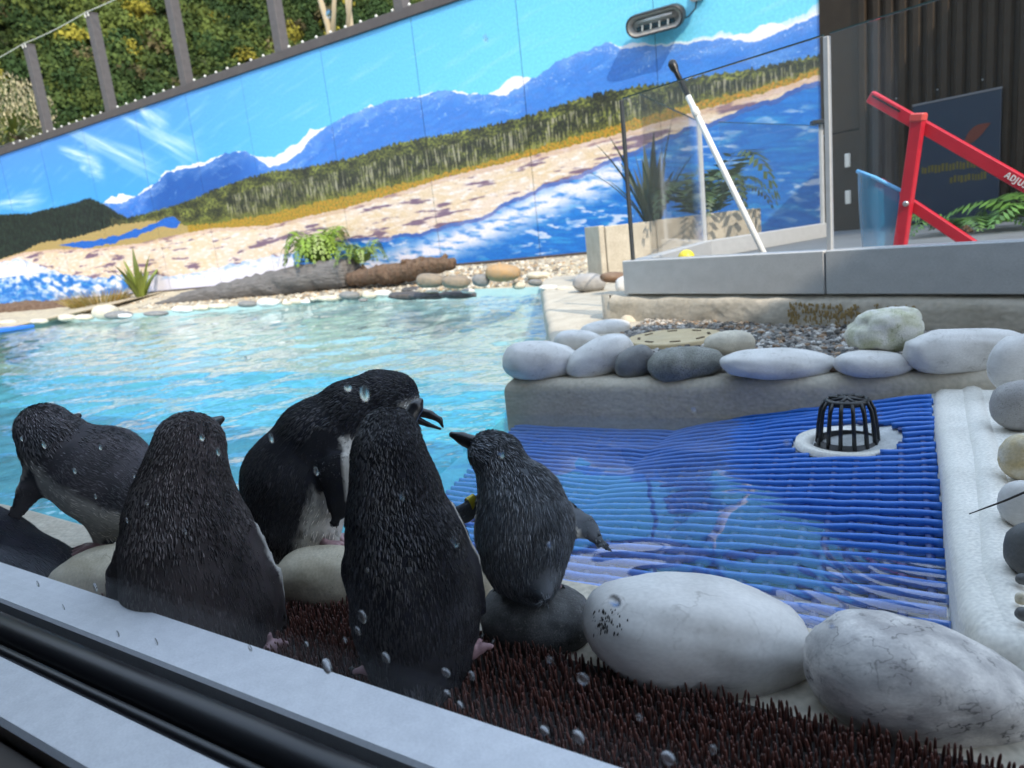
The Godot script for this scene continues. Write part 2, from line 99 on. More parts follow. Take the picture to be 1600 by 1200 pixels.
const PENGUIN_E := {"base": Vector3(0.0024, 0.1154, -0.9211), "spine": [[Vector3(-0.0452, 0.1931, -0.0398), 0.0297], [Vector3(-0.0334, 0.1847, -0.0381), 0.0333], [Vector3(-0.0258, 0.1564, -0.0323), 0.0378], [Vector3(-0.0096, 0.1235, -0.0255), 0.0568], [Vector3(-0.0068, 0.0922, -0.019), 0.0676], [Vector3(-0.0086, 0.0684, -0.0141), 0.0658], [Vector3(-0.0111, 0.0456, -0.0094), 0.0577], [Vector3(-0.0034, 0.0228, 0.0055), 0.0392], [Vector3(0.0073, 0.0133, 0.0483), 0.012]], "front": Vector3(-0.7509, -0.099, -0.6433), "flippers": [[[[Vector3(0.0549, 0.0912, -0.0392), 0.0184], [Vector3(0.0793, 0.0726, -0.0252), 0.0182], [Vector3(0.1056, 0.0436, -0.009), 0.0072]], Vector3(0.3036, 0.6213, 0.6887)], [[[Vector3(-0.0656, 0.1142, -0.0542), 0.0186], [Vector3(-0.0918, 0.1017, -0.0414), 0.0184], [Vector3(-0.1151, 0.0937, -0.0296), 0.0091]], Vector3(0.232, -0.475, 0.8127)]], "leg": [[Vector3(-0.0392, 0.038, -0.0078), 0.027], [Vector3(-0.0462, 0.0166, -0.0034), 0.0126]], "bill": [[Vector3(-0.0653, 0.2077, -0.0429), 0.0108], [Vector3(-0.0807, 0.2156, -0.0445), 0.0086], [Vector3(-0.0944, 0.2224, -0.0459), 0.0045]], "bill_low": [[Vector3(-0.0641, 0.2023, -0.0417), 0.0081], [Vector3(-0.0795, 0.2102, -0.0434), 0.0054], [Vector3(-0.0898, 0.2157, -0.0445), 0.0027]], "band": [[Vector3(-0.0733, 0.1123, -0.0538), 0.0186], [Vector3(-0.0838, 0.1089, -0.048), 0.0185]], "feet": [[Vector3(-0.0282, 0.0024, -0.0209), Vector3(-0.0456, -0.0059, -0.0294)], [Vector3(0.0122, -0.0067, -0.0292), Vector3(0.0229, -0.0182, -0.0371)]]}
const PENGUIN_F := {"base": Vector3(-0.9917, -0.0499, -1.2546), "spine": [[Vector3(-0.1908, 0.2743, -0.0566), 0.0564], [Vector3(-0.1268, 0.2408, -0.0497), 0.0735], [Vector3(-0.0497, 0.1599, -0.033), 0.0907], [Vector3(0.0162, 0.0888, -0.0183), 0.1054], [Vector3(0.0721, 0.038, -0.0078), 0.0735], [Vector3(0.1116, 0.006, -0.0012), 0.0368], [Vector3(0.1461, -0.0159, 0.0033), 0.0098]], "front": Vector3(0.0111, -0.9108, -0.4247), "flippers": [], "leg": [], "bill": [[Vector3(-0.2351, 0.2972, -0.0613), 0.0147], [Vector3(-0.267, 0.3091, -0.0638), 0.0049]], "bill_low": [], "feet": []}
const DROPS := [Vector4(-0.5952, 0.4265, -0.8406, 0.0026), Vector4(-0.551, 0.4219, -0.8117, 0.0047), Vector4(-0.4456, 0.4281, -0.7428, 0.0035), Vector4(-0.5026, 0.3954, -0.7801, 0.0034), Vector4(-0.4011, 0.4004, -0.7137, 0.0025), Vector4(-0.4757, 0.3681, -0.7625, 0.003), Vector4(-0.3903, 0.372, -0.7067, 0.0028), Vector4(-0.4298, 0.3468, -0.7325, 0.0026), Vector4(-0.2901, 0.45, -0.6412, 0.0037), Vector4(-0.2734, 0.4378, -0.6303, 0.0032), Vector4(-0.1239, 0.5017, -0.5326, 0.0035), Vector4(-0.1101, 0.4976, -0.5236, 0.005), Vector4(-0.2081, 0.4553, -0.5876, 0.0034), Vector4(-0.1672, 0.4303, -0.5609, 0.0029), Vector4(-0.0912, 0.4178, -0.5112, 0.0024), Vector4(-0.0536, 0.3879, -0.4866, 0.0035), Vector4(-0.0117, 0.4579, -0.4592, 0.0024), Vector4(0.0145, 0.3975, -0.4421, 0.0025), Vector4(-0.1457, 0.3037, -0.5468, 0.005), Vector4(-0.1526, 0.2887, -0.5514, 0.0032), Vector4(-0.1923, 0.2431, -0.5773, 0.0063), Vector4(-0.1289, 0.2703, -0.5358, 0.0045), Vector4(-0.0675, 0.2478, -0.4958, 0.0029), Vector4(-0.0758, 0.2733, -0.5011, 0.0042), Vector4(-0.0546, 0.2772, -0.4873, 0.0033), Vector4(0.0265, 0.3006, -0.4343, 0.0048), Vector4(0.0197, 0.2528, -0.4388, 0.0045), Vector4(0.0748, 0.2584, -0.4027, 0.0046), Vector4(0.051, 0.3649, -0.4183, 0.0045), Vector4(-0.0037, 0.2491, -0.454, 0.0039), Vector4(-0.2834, 0.2348, -0.6368, 0.0032), Vector4(-0.1677, 0.2755, -0.5612, 0.0023), Vector4(-0.2111, 0.2601, -0.5896, 0.0027), Vector4(-0.5187, 0.2476, -0.7906, 0.0051), Vector4(-0.6465, 0.2238, -0.8741, 0.0042), Vector4(-0.5995, 0.202, -0.8434, 0.0034), Vector4(-0.4967, 0.192, -0.7762, 0.0038), Vector4(-0.4277, 0.2012, -0.7311, 0.0033), Vector4(-0.0772, 0.2547, -0.502, 0.003), Vector4(0.0596, 0.2828, -0.4126, 0.0025), Vector4(0.1001, 0.2748, -0.3862, 0.0027), Vector4(-0.095, 0.3565, -0.5137, 0.0019), Vector4(-0.1332, 0.3488, -0.5386, 0.002), Vector4(-0.22, 0.5243, -0.5954, 0.0018), Vector4(0.0055, 0.3089, -0.448, 0.0023), Vector4(0.1585, 0.3762, -0.3481, 0.0015), Vector4(-0.093, 0.7564, -0.5124, 0.0028), Vector4(0.0074, 0.7141, -0.4468, 0.0014), Vector4(0.1415, 0.4785, -0.3591, 0.0014), Vector4(-0.3412, 0.348, -0.6746, 0.0024), Vector4(-0.051, 0.4873, -0.4849, 0.0013), Vector4(0.1003, 0.4942, -0.386, 0.0012)]

var rng := RandomNumberGenerator.new()
var taken := {}
var M := {}

# ------------------------------------------------------------------ helpers
func W(a: float, b: float, y: float) -> Vector3:
	return NW * a + DW * b + Vector3(0, y, 0)

func lin(r: float, g: float, b: float, a := 1.0) -> Color:
	var c := Color(r, g, b).linear_to_srgb()
	c.a = a
	return c

func numbered(called: String) -> String:
	if not taken.has(called):
		taken[called] = 0
		return called
	taken[called] += 1
	return "%s_%03d" % [called, taken[called]]

func tag(o: Node, label: String, category: String, group := "") -> Node:
	o.set_meta("label", label)
	o.set_meta("category", category)
	if group:
		o.set_meta("group", group)
	return o

func thing(called: String, label: String, category: String, at := Vector3.ZERO, group := "") -> Node3D:
	var o := Node3D.new()
	o.name = numbered(called)
	add_child(o)
	o.position = at
	tag(o, label, category, group)
	return o

func newst(smooth := true) -> SurfaceTool:
	var s := SurfaceTool.new()
	s.begin(Mesh.PRIMITIVE_TRIANGLES)
	s.set_smooth_group(0 if smooth else -1)
	return s

func obj(called: String, s, m: Material, parent: Node = null) -> MeshInstance3D:
	var o := MeshInstance3D.new()
	if s is SurfaceTool:
		s.generate_normals()
		o.mesh = s.commit()
	else:
		o.mesh = s
	o.material_override = m
	if parent == null:
		o.name = numbered(called)
		add_child(o)
	else:
		o.name = called
		parent.add_child(o, true)
	return o

func struct(called: String, s, m: Material) -> MeshInstance3D:
	var o := obj(called, s, m)
	o.set_meta("kind", "structure")
	return o

func tri(s: SurfaceTool, a: Vector3, b: Vector3, c: Vector3) -> void:
	s.add_vertex(a)
	s.add_vertex(b)
	s.add_vertex(c)

func quad(s: SurfaceTool, a: Vector3, b: Vector3, c: Vector3, d: Vector3) -> void:
	tri(s, a, b, c)
	tri(s, a, c, d)

func facing(s: SurfaceTool, pts: Array, mid: Vector3) -> void:
	# a convex polygon turned away from mid (clockwise seen from outside)
	var n: Vector3 = (pts[1] - pts[0]).cross(pts[2] - pts[0])
	var c := Vector3.ZERO
	for p in pts:
		c += p
	c /= pts.size()
	if n.dot(c - mid) > 0.0:
		pts = pts.duplicate()
		pts.reverse()
	for i in range(1, pts.size() - 1):
		tri(s, pts[0], pts[i], pts[i + 1])

func add_box(s: SurfaceTool, t: Transform3D, size: Vector3, bev := 0.0) -> void:
	var h := size / 2.0
	var o := t.origin
	s.set_smooth_group(-1)
	if bev <= 0.0:
		for ax in 3:
			for sg in [-1.0, 1.0]:
				var q := []
				for k in [[-1.0, -1.0], [1.0, -1.0], [1.0, 1.0], [-1.0, 1.0]]:
					var v := Vector3.ZERO
					v[ax] = sg * h[ax]
					v[(ax + 1) % 3] = k[0] * h[(ax + 1) % 3]
					v[(ax + 2) % 3] = k[1] * h[(ax + 2) % 3]
					q.append(t * v)
				facing(s, q, o)
		return
	for ax in 3:
		var u := (ax + 1) % 3
		var w := (ax + 2) % 3
		for sg in [-1.0, 1.0]:
			var q := []
			for k in [[-1.0, -1.0], [1.0, -1.0], [1.0, 1.0], [-1.0, 1.0]]:
				var v := Vector3.ZERO
				v[ax] = sg * h[ax]
				v[u] = k[0] * (h[u] - bev)
				v[w] = k[1] * (h[w] - bev)
				q.append(t * v)
			facing(s, q, o)
		for su in [-1.0, 1.0]:
			for sw in [-1.0, 1.0]:
				var q := []
				for k in [[-1.0, 0], [1.0, 0], [1.0, 1], [-1.0, 1]]:
					var v := Vector3.ZERO
					v[ax] = k[0] * (h[ax] - bev)
					v[u] = su * (h[u] - (bev if k[1] == 1 else 0.0))
					v[w] = sw * (h[w] - (0.0 if k[1] == 1 else bev))
					q.append(t * v)
				facing(s, q, o)
	for sx in [-1.0, 1.0]:
		for sy in [-1.0, 1.0]:
			for sz in [-1.0, 1.0]:
				facing(s, [t * Vector3(sx * h.x, sy * (h.y - bev), sz * (h.z - bev)), t * Vector3(sx * (h.x - bev), sy * h.y, sz * (h.z - bev)), t * Vector3(sx * (h.x - bev), sy * (h.y - bev), sz * h.z)], o)

func frame(x: Vector3, y: Vector3, at: Vector3) -> Transform3D:
	x = x.normalized()
	var z := x.cross(y).normalized()
	return Transform3D(Basis(x, z.cross(x), z), at)

# a bar between two points: width across (side), thickness along up
func bar(a: Vector3, b: Vector3, width: float, thick: float, up: Vector3, bev := 0.004) -> SurfaceTool:
	var s := newst(false)
	add_box(s, frame(b - a, up, (a + b) / 2.0), Vector3((b - a).length(), thick, width), bev)
	return s

func ring_frame(d: Vector3, prev: Vector3) -> Array:
	var u := prev - d * prev.dot(d)
	if u.length() < 1e-4:
		u = d.cross(Vector3(0.3, 0.9, 0.2))
	u = u.normalized()
	return [u, d.cross(u).normalized()]

func add_tube(s: SurfaceTool, pts: Array, radii, sides := 8, caps := true, flat := 1.0, rough: FastNoiseLite = null, amp := 0.0) -> void:
	s.set_smooth_group(0)
	var rings := []
	var prev := Vector3(0.12, 1.0, 0.07)
	for i in pts.size():
		var d: Vector3 = (pts[mini(i + 1, pts.size() - 1)] - pts[maxi(i - 1, 0)]).normalized()
		var f := ring_frame(d, prev)
		prev = f[0]
		var r: float = radii[i] if radii is Array else radii
		var ring := []
		for k in sides:
			var a := TAU * k / sides
			var e: Vector3 = f[0] * cos(a) * flat + f[1] * sin(a)
			var rr := r
			if rough:
				var q: Vector3 = pts[i] + e * r
				rr *= 1.0 + amp * rough.get_noise_3dv(q)
			ring.append(pts[i] + e * rr)
		rings.append(ring)
	for i in rings.size() - 1:
		for k in sides:
			var n := (k + 1) % sides
			quad(s, rings[i][k], rings[i][n], rings[i + 1][n], rings[i + 1][k])
	if caps:
		for e in [0, rings.size() - 1]:
			var c: Vector3 = pts[e]
			for k in sides:
				var n := (k + 1) % sides
				if e == 0:
					tri(s, c, rings[e][n], rings[e][k])
				else:
					tri(s, c, rings[e][k], rings[e][n])

func tube(pts: Array, radii, sides := 8, caps := true, flat := 1.0) -> SurfaceTool:
	var s := newst()
	add_tube(s, pts, radii, sides, caps, flat)
	return s

# profile: [radius, height] pairs turned about the y axis through `at`
func add_lathe(s: SurfaceTool, at: Vector3, profile: Array, sides := 24) -> void:
	s.set_smooth_group(0)
	for i in profile.size() - 1:
		for k in sides:
			var a := TAU * k / sides
			var b := TAU * (k + 1) / sides
			var p: Array = profile[i]
			var q: Array = profile[i + 1]
			quad(s, at + Vector3(cos(a) * p[0], p[1], sin(a) * p[0]), at + Vector3(cos(b) * p[0], p[1], sin(b) * p[0]), at + Vector3(cos(b) * q[0], q[1], sin(b) * q[0]), at + Vector3(cos(a) * q[0], q[1], sin(a) * q[0]))

# a solid with the outline poly (Vector2 x,z), from y0 to y1, its upper edge rounded
func slab(poly: Array, y0: float, y1: float, bev := 0.0, wob := 0.0) -> SurfaceTool:
	var s := newst(true)
	var pts := PackedVector2Array(poly)
	if Geometry2D.is_polygon_clockwise(pts):
		pts.reverse()
	if wob > 0.0:
		var nz := FastNoiseLite.new()
		nz.seed = 5
		nz.frequency = 1.6
		var more := PackedVector2Array()
		for i in pts.size():
			var p := pts[i]
			var q := pts[(i + 1) % pts.size()]
			var n := maxi(1, int(p.distance_to(q) / 0.12))
			var side := (q - p).normalized().orthogonal()
			for k in n:
				var e := p.lerp(q, float(k) / n)
				more.append(e + side * wob * nz.get_noise_2dv(e * 3.0) * (0.0 if k == 0 else 1.0))
		pts = more
	var levels := [[0.0, y0], [0.0, y1 - bev]]
	if bev > 0.0:
		for k in [0.25, 0.5, 0.75, 1.0]:
			levels.append([bev * (1.0 - cos(k * PI / 2)), y1 - bev + bev * sin(k * PI / 2)])
	var n := pts.size()
	var rings := []
	for l in levels:
		var ring := PackedVector3Array()
		for i in n:
			var e0 := (pts[i] - pts[(i + n - 1) % n]).normalized()
			var e1 := (pts[(i + 1) % n] - pts[i]).normalized()
			var inn := (Vector2(-e0.y, e0.x) + Vector2(-e1.y, e1.x))
			inn = inn.normalized() / maxf(0.5, sqrt((1.0 + e0.dot(e1)) / 2.0))
			var p: Vector2 = pts[i] + inn * l[0]
			ring.append(Vector3(p.x, l[1], p.y))
		rings.append(ring)
	for i in rings.size() - 1:
		for k in n:
			var m := (k + 1) % n
			quad(s, rings[i][k], rings[i][m], rings[i + 1][m], rings[i + 1][k])
	var top: PackedVector3Array = rings[-1]
	var flat := PackedVector2Array()
	for p in top:
		flat.append(Vector2(p.x, p.z))
	var idx := Geometry2D.triangulate_polygon(flat)
	for i in range(0, idx.size(), 3):
		tri(s, top[idx[i]], top[idx[i + 1]], top[idx[i + 2]])
	return s

func p2(v: Vector3) -> Vector2:
	return Vector2(v.x, v.z)

# ------------------------------------------------------------------ textures
func noise(seed_: int, freq: float, octaves := 4, type := FastNoiseLite.TYPE_SIMPLEX_SMOOTH) -> FastNoiseLite:
	var n := FastNoiseLite.new()
	n.seed = seed_
	n.frequency = freq
	n.noise_type = type
	n.fractal_type = FastNoiseLite.FRACTAL_FBM
	n.fractal_octaves = octaves
	return n

func seamless(seed_: int, freq: float, octaves: int, size: int, type := FastNoiseLite.TYPE_SIMPLEX_SMOOTH) -> PackedByteArray:
	var im := noise(seed_, freq, octaves, type).get_seamless_image(size, size)
	im.convert(Image.FORMAT_L8)
	return im.get_data()

func to_tex(bytes: PackedByteArray, w: int, h: int) -> ImageTexture:
	var im := Image.create_from_data(w, h, false, Image.FORMAT_RGB8, bytes)
	return ImageTexture.create_from_image(im)

func grey_tex(seed_: int, freq: float, octaves: int, size := 256, type := FastNoiseLite.TYPE_SIMPLEX_SMOOTH) -> ImageTexture:
	var im := noise(seed_, freq, octaves, type).get_seamless_image(size, size)
	im.convert(Image.FORMAT_RGB8)
	return ImageTexture.create_from_image(im)

func normal_tex(seed_: int, freq: float, octaves: int, strength: float, size := 256) -> ImageTexture:
	var im := noise(seed_, freq, octaves).get_seamless_image(size, size)
	im.convert(Image.FORMAT_RGBA8)
	im.bump_map_to_normal_map(strength)
	return ImageTexture.create_from_image(im)

# two linear colours mixed by broad noise, plus veins and specks of a third
func patchy(seed_: int, ca: Color, cb: Color, cv: Color, vein := 0.0, speck := 0.0, size := 256, freq := 0.012, grain := 0.1) -> ImageTexture:
	var n1 := seamless(seed_, freq, 4, size)
	var n2 := seamless(seed_ + 1, freq * 1.3, 5, size)
	var n3 := seamless(seed_ + 2, 0.16, 2, size)
	var n4 := seamless(seed_ + 3, freq * 0.8, 3, size)
	var out := PackedByteArray()
	out.resize(size * size * 3)
	for i in size * size:
		var t := clampf((n1[i] / 255.0 - 0.5) * 1.8 + 0.5, 0.0, 1.0)
		var c := ca.lerp(cb, t)
		if vein > 0.0:
			var r := absf(n2[i] / 255.0 - 0.5) * 2.0
			var w := vein * clampf(1.0 - r / (0.02 + 0.05 * t), 0.0, 1.0) * clampf((n4[i] / 255.0 - 0.48) * 6.0, 0.0, 1.0)
			c = c.lerp(cv, minf(w, 0.95))
		if speck > 0.0 and n3[i] / 255.0 > 1.0 - speck:
			c = c.lerp(cv, 0.8)
		c = c * (1.0 + grain * (n3[i] / 127.5 - 1.0))
		c = c.clamp()
		out[i * 3] = c.r8
		out[i * 3 + 1] = c.g8
		out[i * 3 + 2] = c.b8
	return to_tex(out, size, size)

func mat(color: Color, rough := 0.6, metal := 0.0, spec := 0.5) -> StandardMaterial3D:
	var m := StandardMaterial3D.new()
	m.albedo_color = color
	m.roughness = rough
	m.metallic = metal
	m.metallic_specular = spec
	m.cull_mode = BaseMaterial3D.CULL_DISABLED
	return m

func tmat(tex: Texture2D, scale: float, rough := 0.7, world := false, bump: Texture2D = null, bump_cm := 0.0) -> StandardMaterial3D:
	var m := mat(Color.WHITE, rough)
	m.albedo_texture = tex
	m.uv1_triplanar = true
	m.uv1_world_triplanar = world
	m.uv1_scale = Vector3.ONE * scale
	if bump:
		m.heightmap_enabled = true
		m.heightmap_texture = bump
		m.heightmap_scale = bump_cm
	return m

func pane(color: Color, alpha: float, rough := 0.02) -> StandardMaterial3D:
	var m := mat(Color(color.r, color.g, color.b, alpha), rough)
	m.transparency = BaseMaterial3D.TRANSPARENCY_ALPHA
	return m

func vcol(rough := 0.6, spec := 0.5) -> StandardMaterial3D:
	var m := mat(Color.WHITE, rough, 0.0, spec)
	m.vertex_color_use_as_albedo = true
	return m

func multi(called: String, mesh: Mesh, m: Material, places: Array, colors: Array, parent: Node = null) -> MultiMeshInstance3D:
	var mm := MultiMesh.new()
	mm.transform_format = MultiMesh.TRANSFORM_3D
	mm.use_colors = colors.size() > 0
	mm.mesh = mesh
	mm.instance_count = places.size()
	for i in places.size():
		mm.set_instance_transform(i, places[i])
		if colors.size() > 0:
			mm.set_instance_color(i, colors[i])
	var o := MultiMeshInstance3D.new()
	o.multimesh = mm
	o.material_override = m
	if parent == null:
		o.name = numbered(called)
		add_child(o)
	else:
		o.name = called
		parent.add_child(o, true)
	o.set_meta("kind", "stuff")
	return o

func curve_at(c: Array, x: float) -> float:
	if x <= c[0].x:
		return c[0].y
	for i in c.size() - 1:
		var p: Vector2 = c[i]
		var q: Vector2 = c[i + 1]
		if x <= q.x:
			return lerpf(p.y, q.y, (x - p.x) / maxf(q.x - p.x, 1e-5))
	return c[-1].y

func materials() -> void:
	var fine := grey_tex(11, 0.09, 3)
	var coarse := grey_tex(12, 0.03, 4)
	M.fine = fine
	M.coarse = coarse
	M.cream = tmat(patchy(21, lin(0.52, 0.47, 0.38), lin(0.44, 0.39, 0.31), lin(0.25, 0.2, 0.13), 0.12, 0.03), 1.6, 0.75, true, fine, 0.25)
	M.plaster = tmat(patchy(22, lin(0.56, 0.51, 0.43), lin(0.44, 0.4, 0.33), lin(0.3, 0.2, 0.08), 0.2, 0.02), 1.1, 0.8, true, coarse, 0.9)
	M.whiterim = tmat(patchy(23, lin(0.82, 0.79, 0.72), lin(0.74, 0.71, 0.64), lin(0.1, 0.09, 0.08), 0.0, 0.045), 3.0, 0.5, true, fine, 0.12)
	M.basin = tmat(patchy(24, lin(0.035, 0.33, 0.45), lin(0.06, 0.41, 0.52), lin(0.25, 0.55, 0.6), 0.3, 0.0, 256, 0.02), 0.5, 0.6, true)
	M.beach = tmat(patchy(25, lin(0.3, 0.44, 0.41), lin(0.24, 0.4, 0.4), lin(0.5, 0.4, 0.3), 0.1, 0.01), 0.8, 0.6, true)
	M.rampfloor = tmat(patchy(26, lin(0.58, 0.59, 0.58), lin(0.42, 0.44, 0.44), lin(0.12, 0.12, 0.12), 0.0, 0.12), 5.0, 0.7, true)
	M.earth = tmat(patchy(27, lin(0.14, 0.12, 0.1), lin(0.26, 0.23, 0.19), lin(0.4, 0.37, 0.33), 0.0, 0.2), 1.3, 0.9, true, coarse, 2.0)
	M.bank = tmat(patchy(28, lin(0.5, 0.43, 0.3), lin(0.36, 0.31, 0.24), lin(0.12, 0.1, 0.08), 0.0, 0.15), 1.5, 0.9, true, coarse, 2.0)
	M.deck = tmat(patchy(29, lin(0.2, 0.2, 0.2), lin(0.26, 0.26, 0.25), lin(0.1, 0.1, 0.1), 0.0, 0.08), 1.2, 0.7, true)
	# stones
	var sb := grey_tex(13, 0.02, 4)
	var st := {
		"white": patchy(31, lin(0.78, 0.76, 0.73), lin(0.6, 0.58, 0.55), lin(0.16, 0.14, 0.12), 0.45, 0.008, 384, 0.01, 0.05),
		"marble": patchy(32, lin(0.74, 0.71, 0.67), lin(0.36, 0.345, 0.34), lin(0.045, 0.045, 0.045), 1.6, 0.012, 384, 0.013, 0.08),
		"cream": patchy(33, lin(0.64, 0.58, 0.46), lin(0.5, 0.45, 0.36), lin(0.2, 0.16, 0.1), 0.6, 0.02),
		"creamd": patchy(34, lin(0.58, 0.52, 0.4), lin(0.44, 0.38, 0.27), lin(0.1, 0.08, 0.04), 0.8, 0.01, 256, 0.01),
		"grey": patchy(35, lin(0.24, 0.24, 0.23), lin(0.16, 0.16, 0.16), lin(0.04, 0.04, 0.04), 0.8, 0.03),
		"dark": patchy(36, lin(0.08, 0.085, 0.085), lin(0.13, 0.13, 0.13), lin(0.25, 0.25, 0.24), 0.3, 0.03),
		"darkv": patchy(37, lin(0.04, 0.04, 0.04), lin(0.12, 0.12, 0.12), lin(0.4, 0.38, 0.35), 0.9, 0.12, 256, 0.012, 0.3),
		"granite": patchy(38, lin(0.2, 0.2, 0.17), lin(0.36, 0.36, 0.33), lin(0.04, 0.045, 0.035), 0.0, 0.4, 256, 0.015, 0.3),
		"granitel": patchy(39, lin(0.3, 0.29, 0.28), lin(0.42, 0.4, 0.38), lin(0.07, 0.065, 0.06), 0.4, 0.2),
		"brown": patchy(40, lin(0.28, 0.21, 0.14), lin(0.2, 0.17, 0.13), lin(0.08, 0.06, 0.04), 0.5, 0.08),
		"orange": patchy(41, lin(0.44, 0.26, 0.11), lin(0.34, 0.24, 0.14), lin(0.12, 0.08, 0.04), 0.4, 0.06),
		"rust": patchy(42, lin(0.16, 0.08, 0.04), lin(0.24, 0.16, 0.1), lin(0.06, 0.04, 0.03), 0.4, 0.05),
		"yellow": patchy(43, lin(0.68, 0.64, 0.56), lin(0.52, 0.4, 0.2), lin(0.16, 0.12, 0.07), 0.5, 0.03, 256, 0.02),
		"mossy": patchy(44, lin(0.72, 0.7, 0.64), lin(0.5, 0.5, 0.33), lin(0.1, 0.12, 0.03), 1.1, 0.03, 256, 0.014),
		"slate": patchy(45, lin(0.05, 0.048, 0.05), lin(0.1, 0.09, 0.09), lin(0.2, 0.18, 0.17), 0.5, 0.03),
	}
	M.stone = {}
	for k in st:
		M.stone[k] = tmat(st[k], 9.0 if k == "darkv" else 4.5, 0.5 if k in ["white", "marble"] else 0.65, false, sb, 0.15)
	M.stone.marble.uv1_scale = Vector3(3.0, 6.5, 4.0)
	M.stone.white.uv1_scale = Vector3(1.8, 3.6, 2.4)
	# metals, plastics
	M.alu = tmat(patchy(51, lin(0.5, 0.51, 0.52), lin(0.45, 0.46, 0.47), lin(0.3, 0.3, 0.3), 0.0, 0.04, 256, 0.02, 0.05), 3.0, 0.42)
	M.alu.metallic = 0.1
	M.frame_white = tmat(patchy(52, lin(0.66, 0.68, 0.72), lin(0.6, 0.62, 0.66), lin(0.35, 0.36, 0.38), 0.0, 0.03, 256, 0.02, 0.04), 6.0, 0.38)
	M.rubber = mat(lin(0.012, 0.012, 0.014), 0.35)
	M.rubber2 = mat(lin(0.02, 0.02, 0.02), 0.7)
	M.brown_steel = tmat(patchy(53, lin(0.06, 0.047, 0.045), lin(0.075, 0.06, 0.055), lin(0.03, 0.02, 0.02), 0.0, 0.03), 2.0, 0.55)
	M.post = tmat(patchy(54, lin(0.085, 0.073, 0.071), lin(0.07, 0.06, 0.058), lin(0.05, 0.045, 0.045), 0.0, 0.05), 3.0, 0.55)
	M.knob = mat(lin(0.7, 0.68, 0.62), 0.5)
	M.shed = tmat(patchy(55, lin(0.034, 0.024, 0.016), lin(0.042, 0.03, 0.02), lin(0.08, 0.07, 0.06), 0.0, 0.015), 2.0, 0.55)
	M.shed.metallic_specular = 0.3
	M.glass = pane(lin(0.5, 0.6, 0.58), 0.008)
	M.glass_edge = mat(lin(0.03, 0.06, 0.06), 0.2)
	M.window_glass = pane(lin(0.85, 0.9, 0.9), 0.012)
	M.window_glass.metallic_specular = 0.2
	M.blue = tmat(patchy(56, lin(0.018, 0.14, 0.56), lin(0.028, 0.17, 0.62), lin(0.05, 0.2, 0.6), 0.0, 0.03, 256, 0.02, 0.08), 6.0, 0.38)
	M.blue_band = mat(lin(0.006, 0.03, 0.16), 0.5)
	M.black_plastic = mat(lin(0.01, 0.01, 0.011), 0.38)
	M.red = tmat(patchy(57, lin(0.55, 0.015, 0.035), lin(0.48, 0.012, 0.03), lin(0.4, 0.05, 0.05), 0.0, 0.02), 4.0, 0.35)
	M.white_paint = mat(lin(0.8, 0.8, 0.78), 0.35)
	M.tan = tmat(patchy(58, lin(0.6, 0.47, 0.27), lin(0.54, 0.42, 0.24), lin(0.3, 0.22, 0.12), 0.0, 0.04), 5.0, 0.55)
	M.steel = mat(lin(0.5, 0.5, 0.5), 0.3, 0.8)
	M.wood = tmat(patchy(59, lin(0.2, 0.185, 0.175), lin(0.12, 0.11, 0.105), lin(0.035, 0.03, 0.028), 1.2, 0.04, 256, 0.02), 1.2, 0.85, false, coarse, 3.0)
	M.wood.uv1_scale = Vector3(0.7, 4.0, 4.0)
	M.bark = tmat(patchy(60, lin(0.1, 0.055, 0.032), lin(0.17, 0.11, 0.07), lin(0.02, 0.014, 0.01), 1.2, 0.1, 256, 0.02), 2.0, 0.9, false, coarse, 3.0)
	M.interior = mat(lin(0.035, 0.022, 0.016), 0.5)
	M.dark_room = mat(lin(0.05, 0.045, 0.04), 0.8)
	M.render_wall = mat(lin(0.45, 0.43, 0.4), 0.8)
	M.leaf = vcol(0.45)
	M.leaf.backlight_enabled = true
	M.leaf.backlight = Color(0.35, 0.4, 0.15)
	M.plumage = vcol(0.36, 0.55)
	M.skin = vcol(0.8, 0.25)
	M.bill = mat(lin(0.012, 0.012, 0.014), 0.28)
	M.eye = mat(lin(0.01, 0.01, 0.012), 0.08)
	M.foot = tmat(patchy(61, lin(0.45, 0.28, 0.3), lin(0.36, 0.22, 0.24), lin(0.1, 0.05, 0.05), 0.4, 0.05), 20.0, 0.5)
	M.yellow = mat(lin(0.75, 0.62, 0.03), 0.4)

# ------------------------------------------------------------------ setting
const DRAIN := Vector2(0.80, -1.655)

func ramp_left(a: float) -> float:
	return curve_at([Vector2(0.9, 1.07), Vector2(1.37, 1.15), Vector2(2.05, 1.33)], a)

func ramp_right(a: float) -> float:
	return lerpf(0.0, 0.07, (a - 0.95) / 1.18)

func ramp_h(a: float, b: float) -> float:
	# nearly level under water, rising to a dry corner by the gravel rim
	var s := clampf((0.75 - b) / 0.7, 0.0, 1.1) * clampf((a - 0.9) / 1.2, 0.0, 1.1)
	return -0.045 + 0.115 * pow(s, 0.75)

func ramp(u: float, v: float) -> Vector3:
	# u from the dry side into the pool, v from the gravel rim to the front stones
	var a0 := lerpf(2.13, 2.045, u)
	var a := lerpf(a0, 0.97, v)
	var b := lerpf(ramp_right(a), ramp_left(a), u)
	return W(a, b, ramp_h(a, b))

func ramp_y(q: Vector2) -> float:
	var best := 1e9
	var y := 0.0
	for i in 21:
		for k in 21:
			var p := ramp(i / 20.0, k / 20.0)
			var d := Vector2(p.x, p.z).distance_squared_to(q)
			if d < best:
				best = d
				y = p.y
	return y

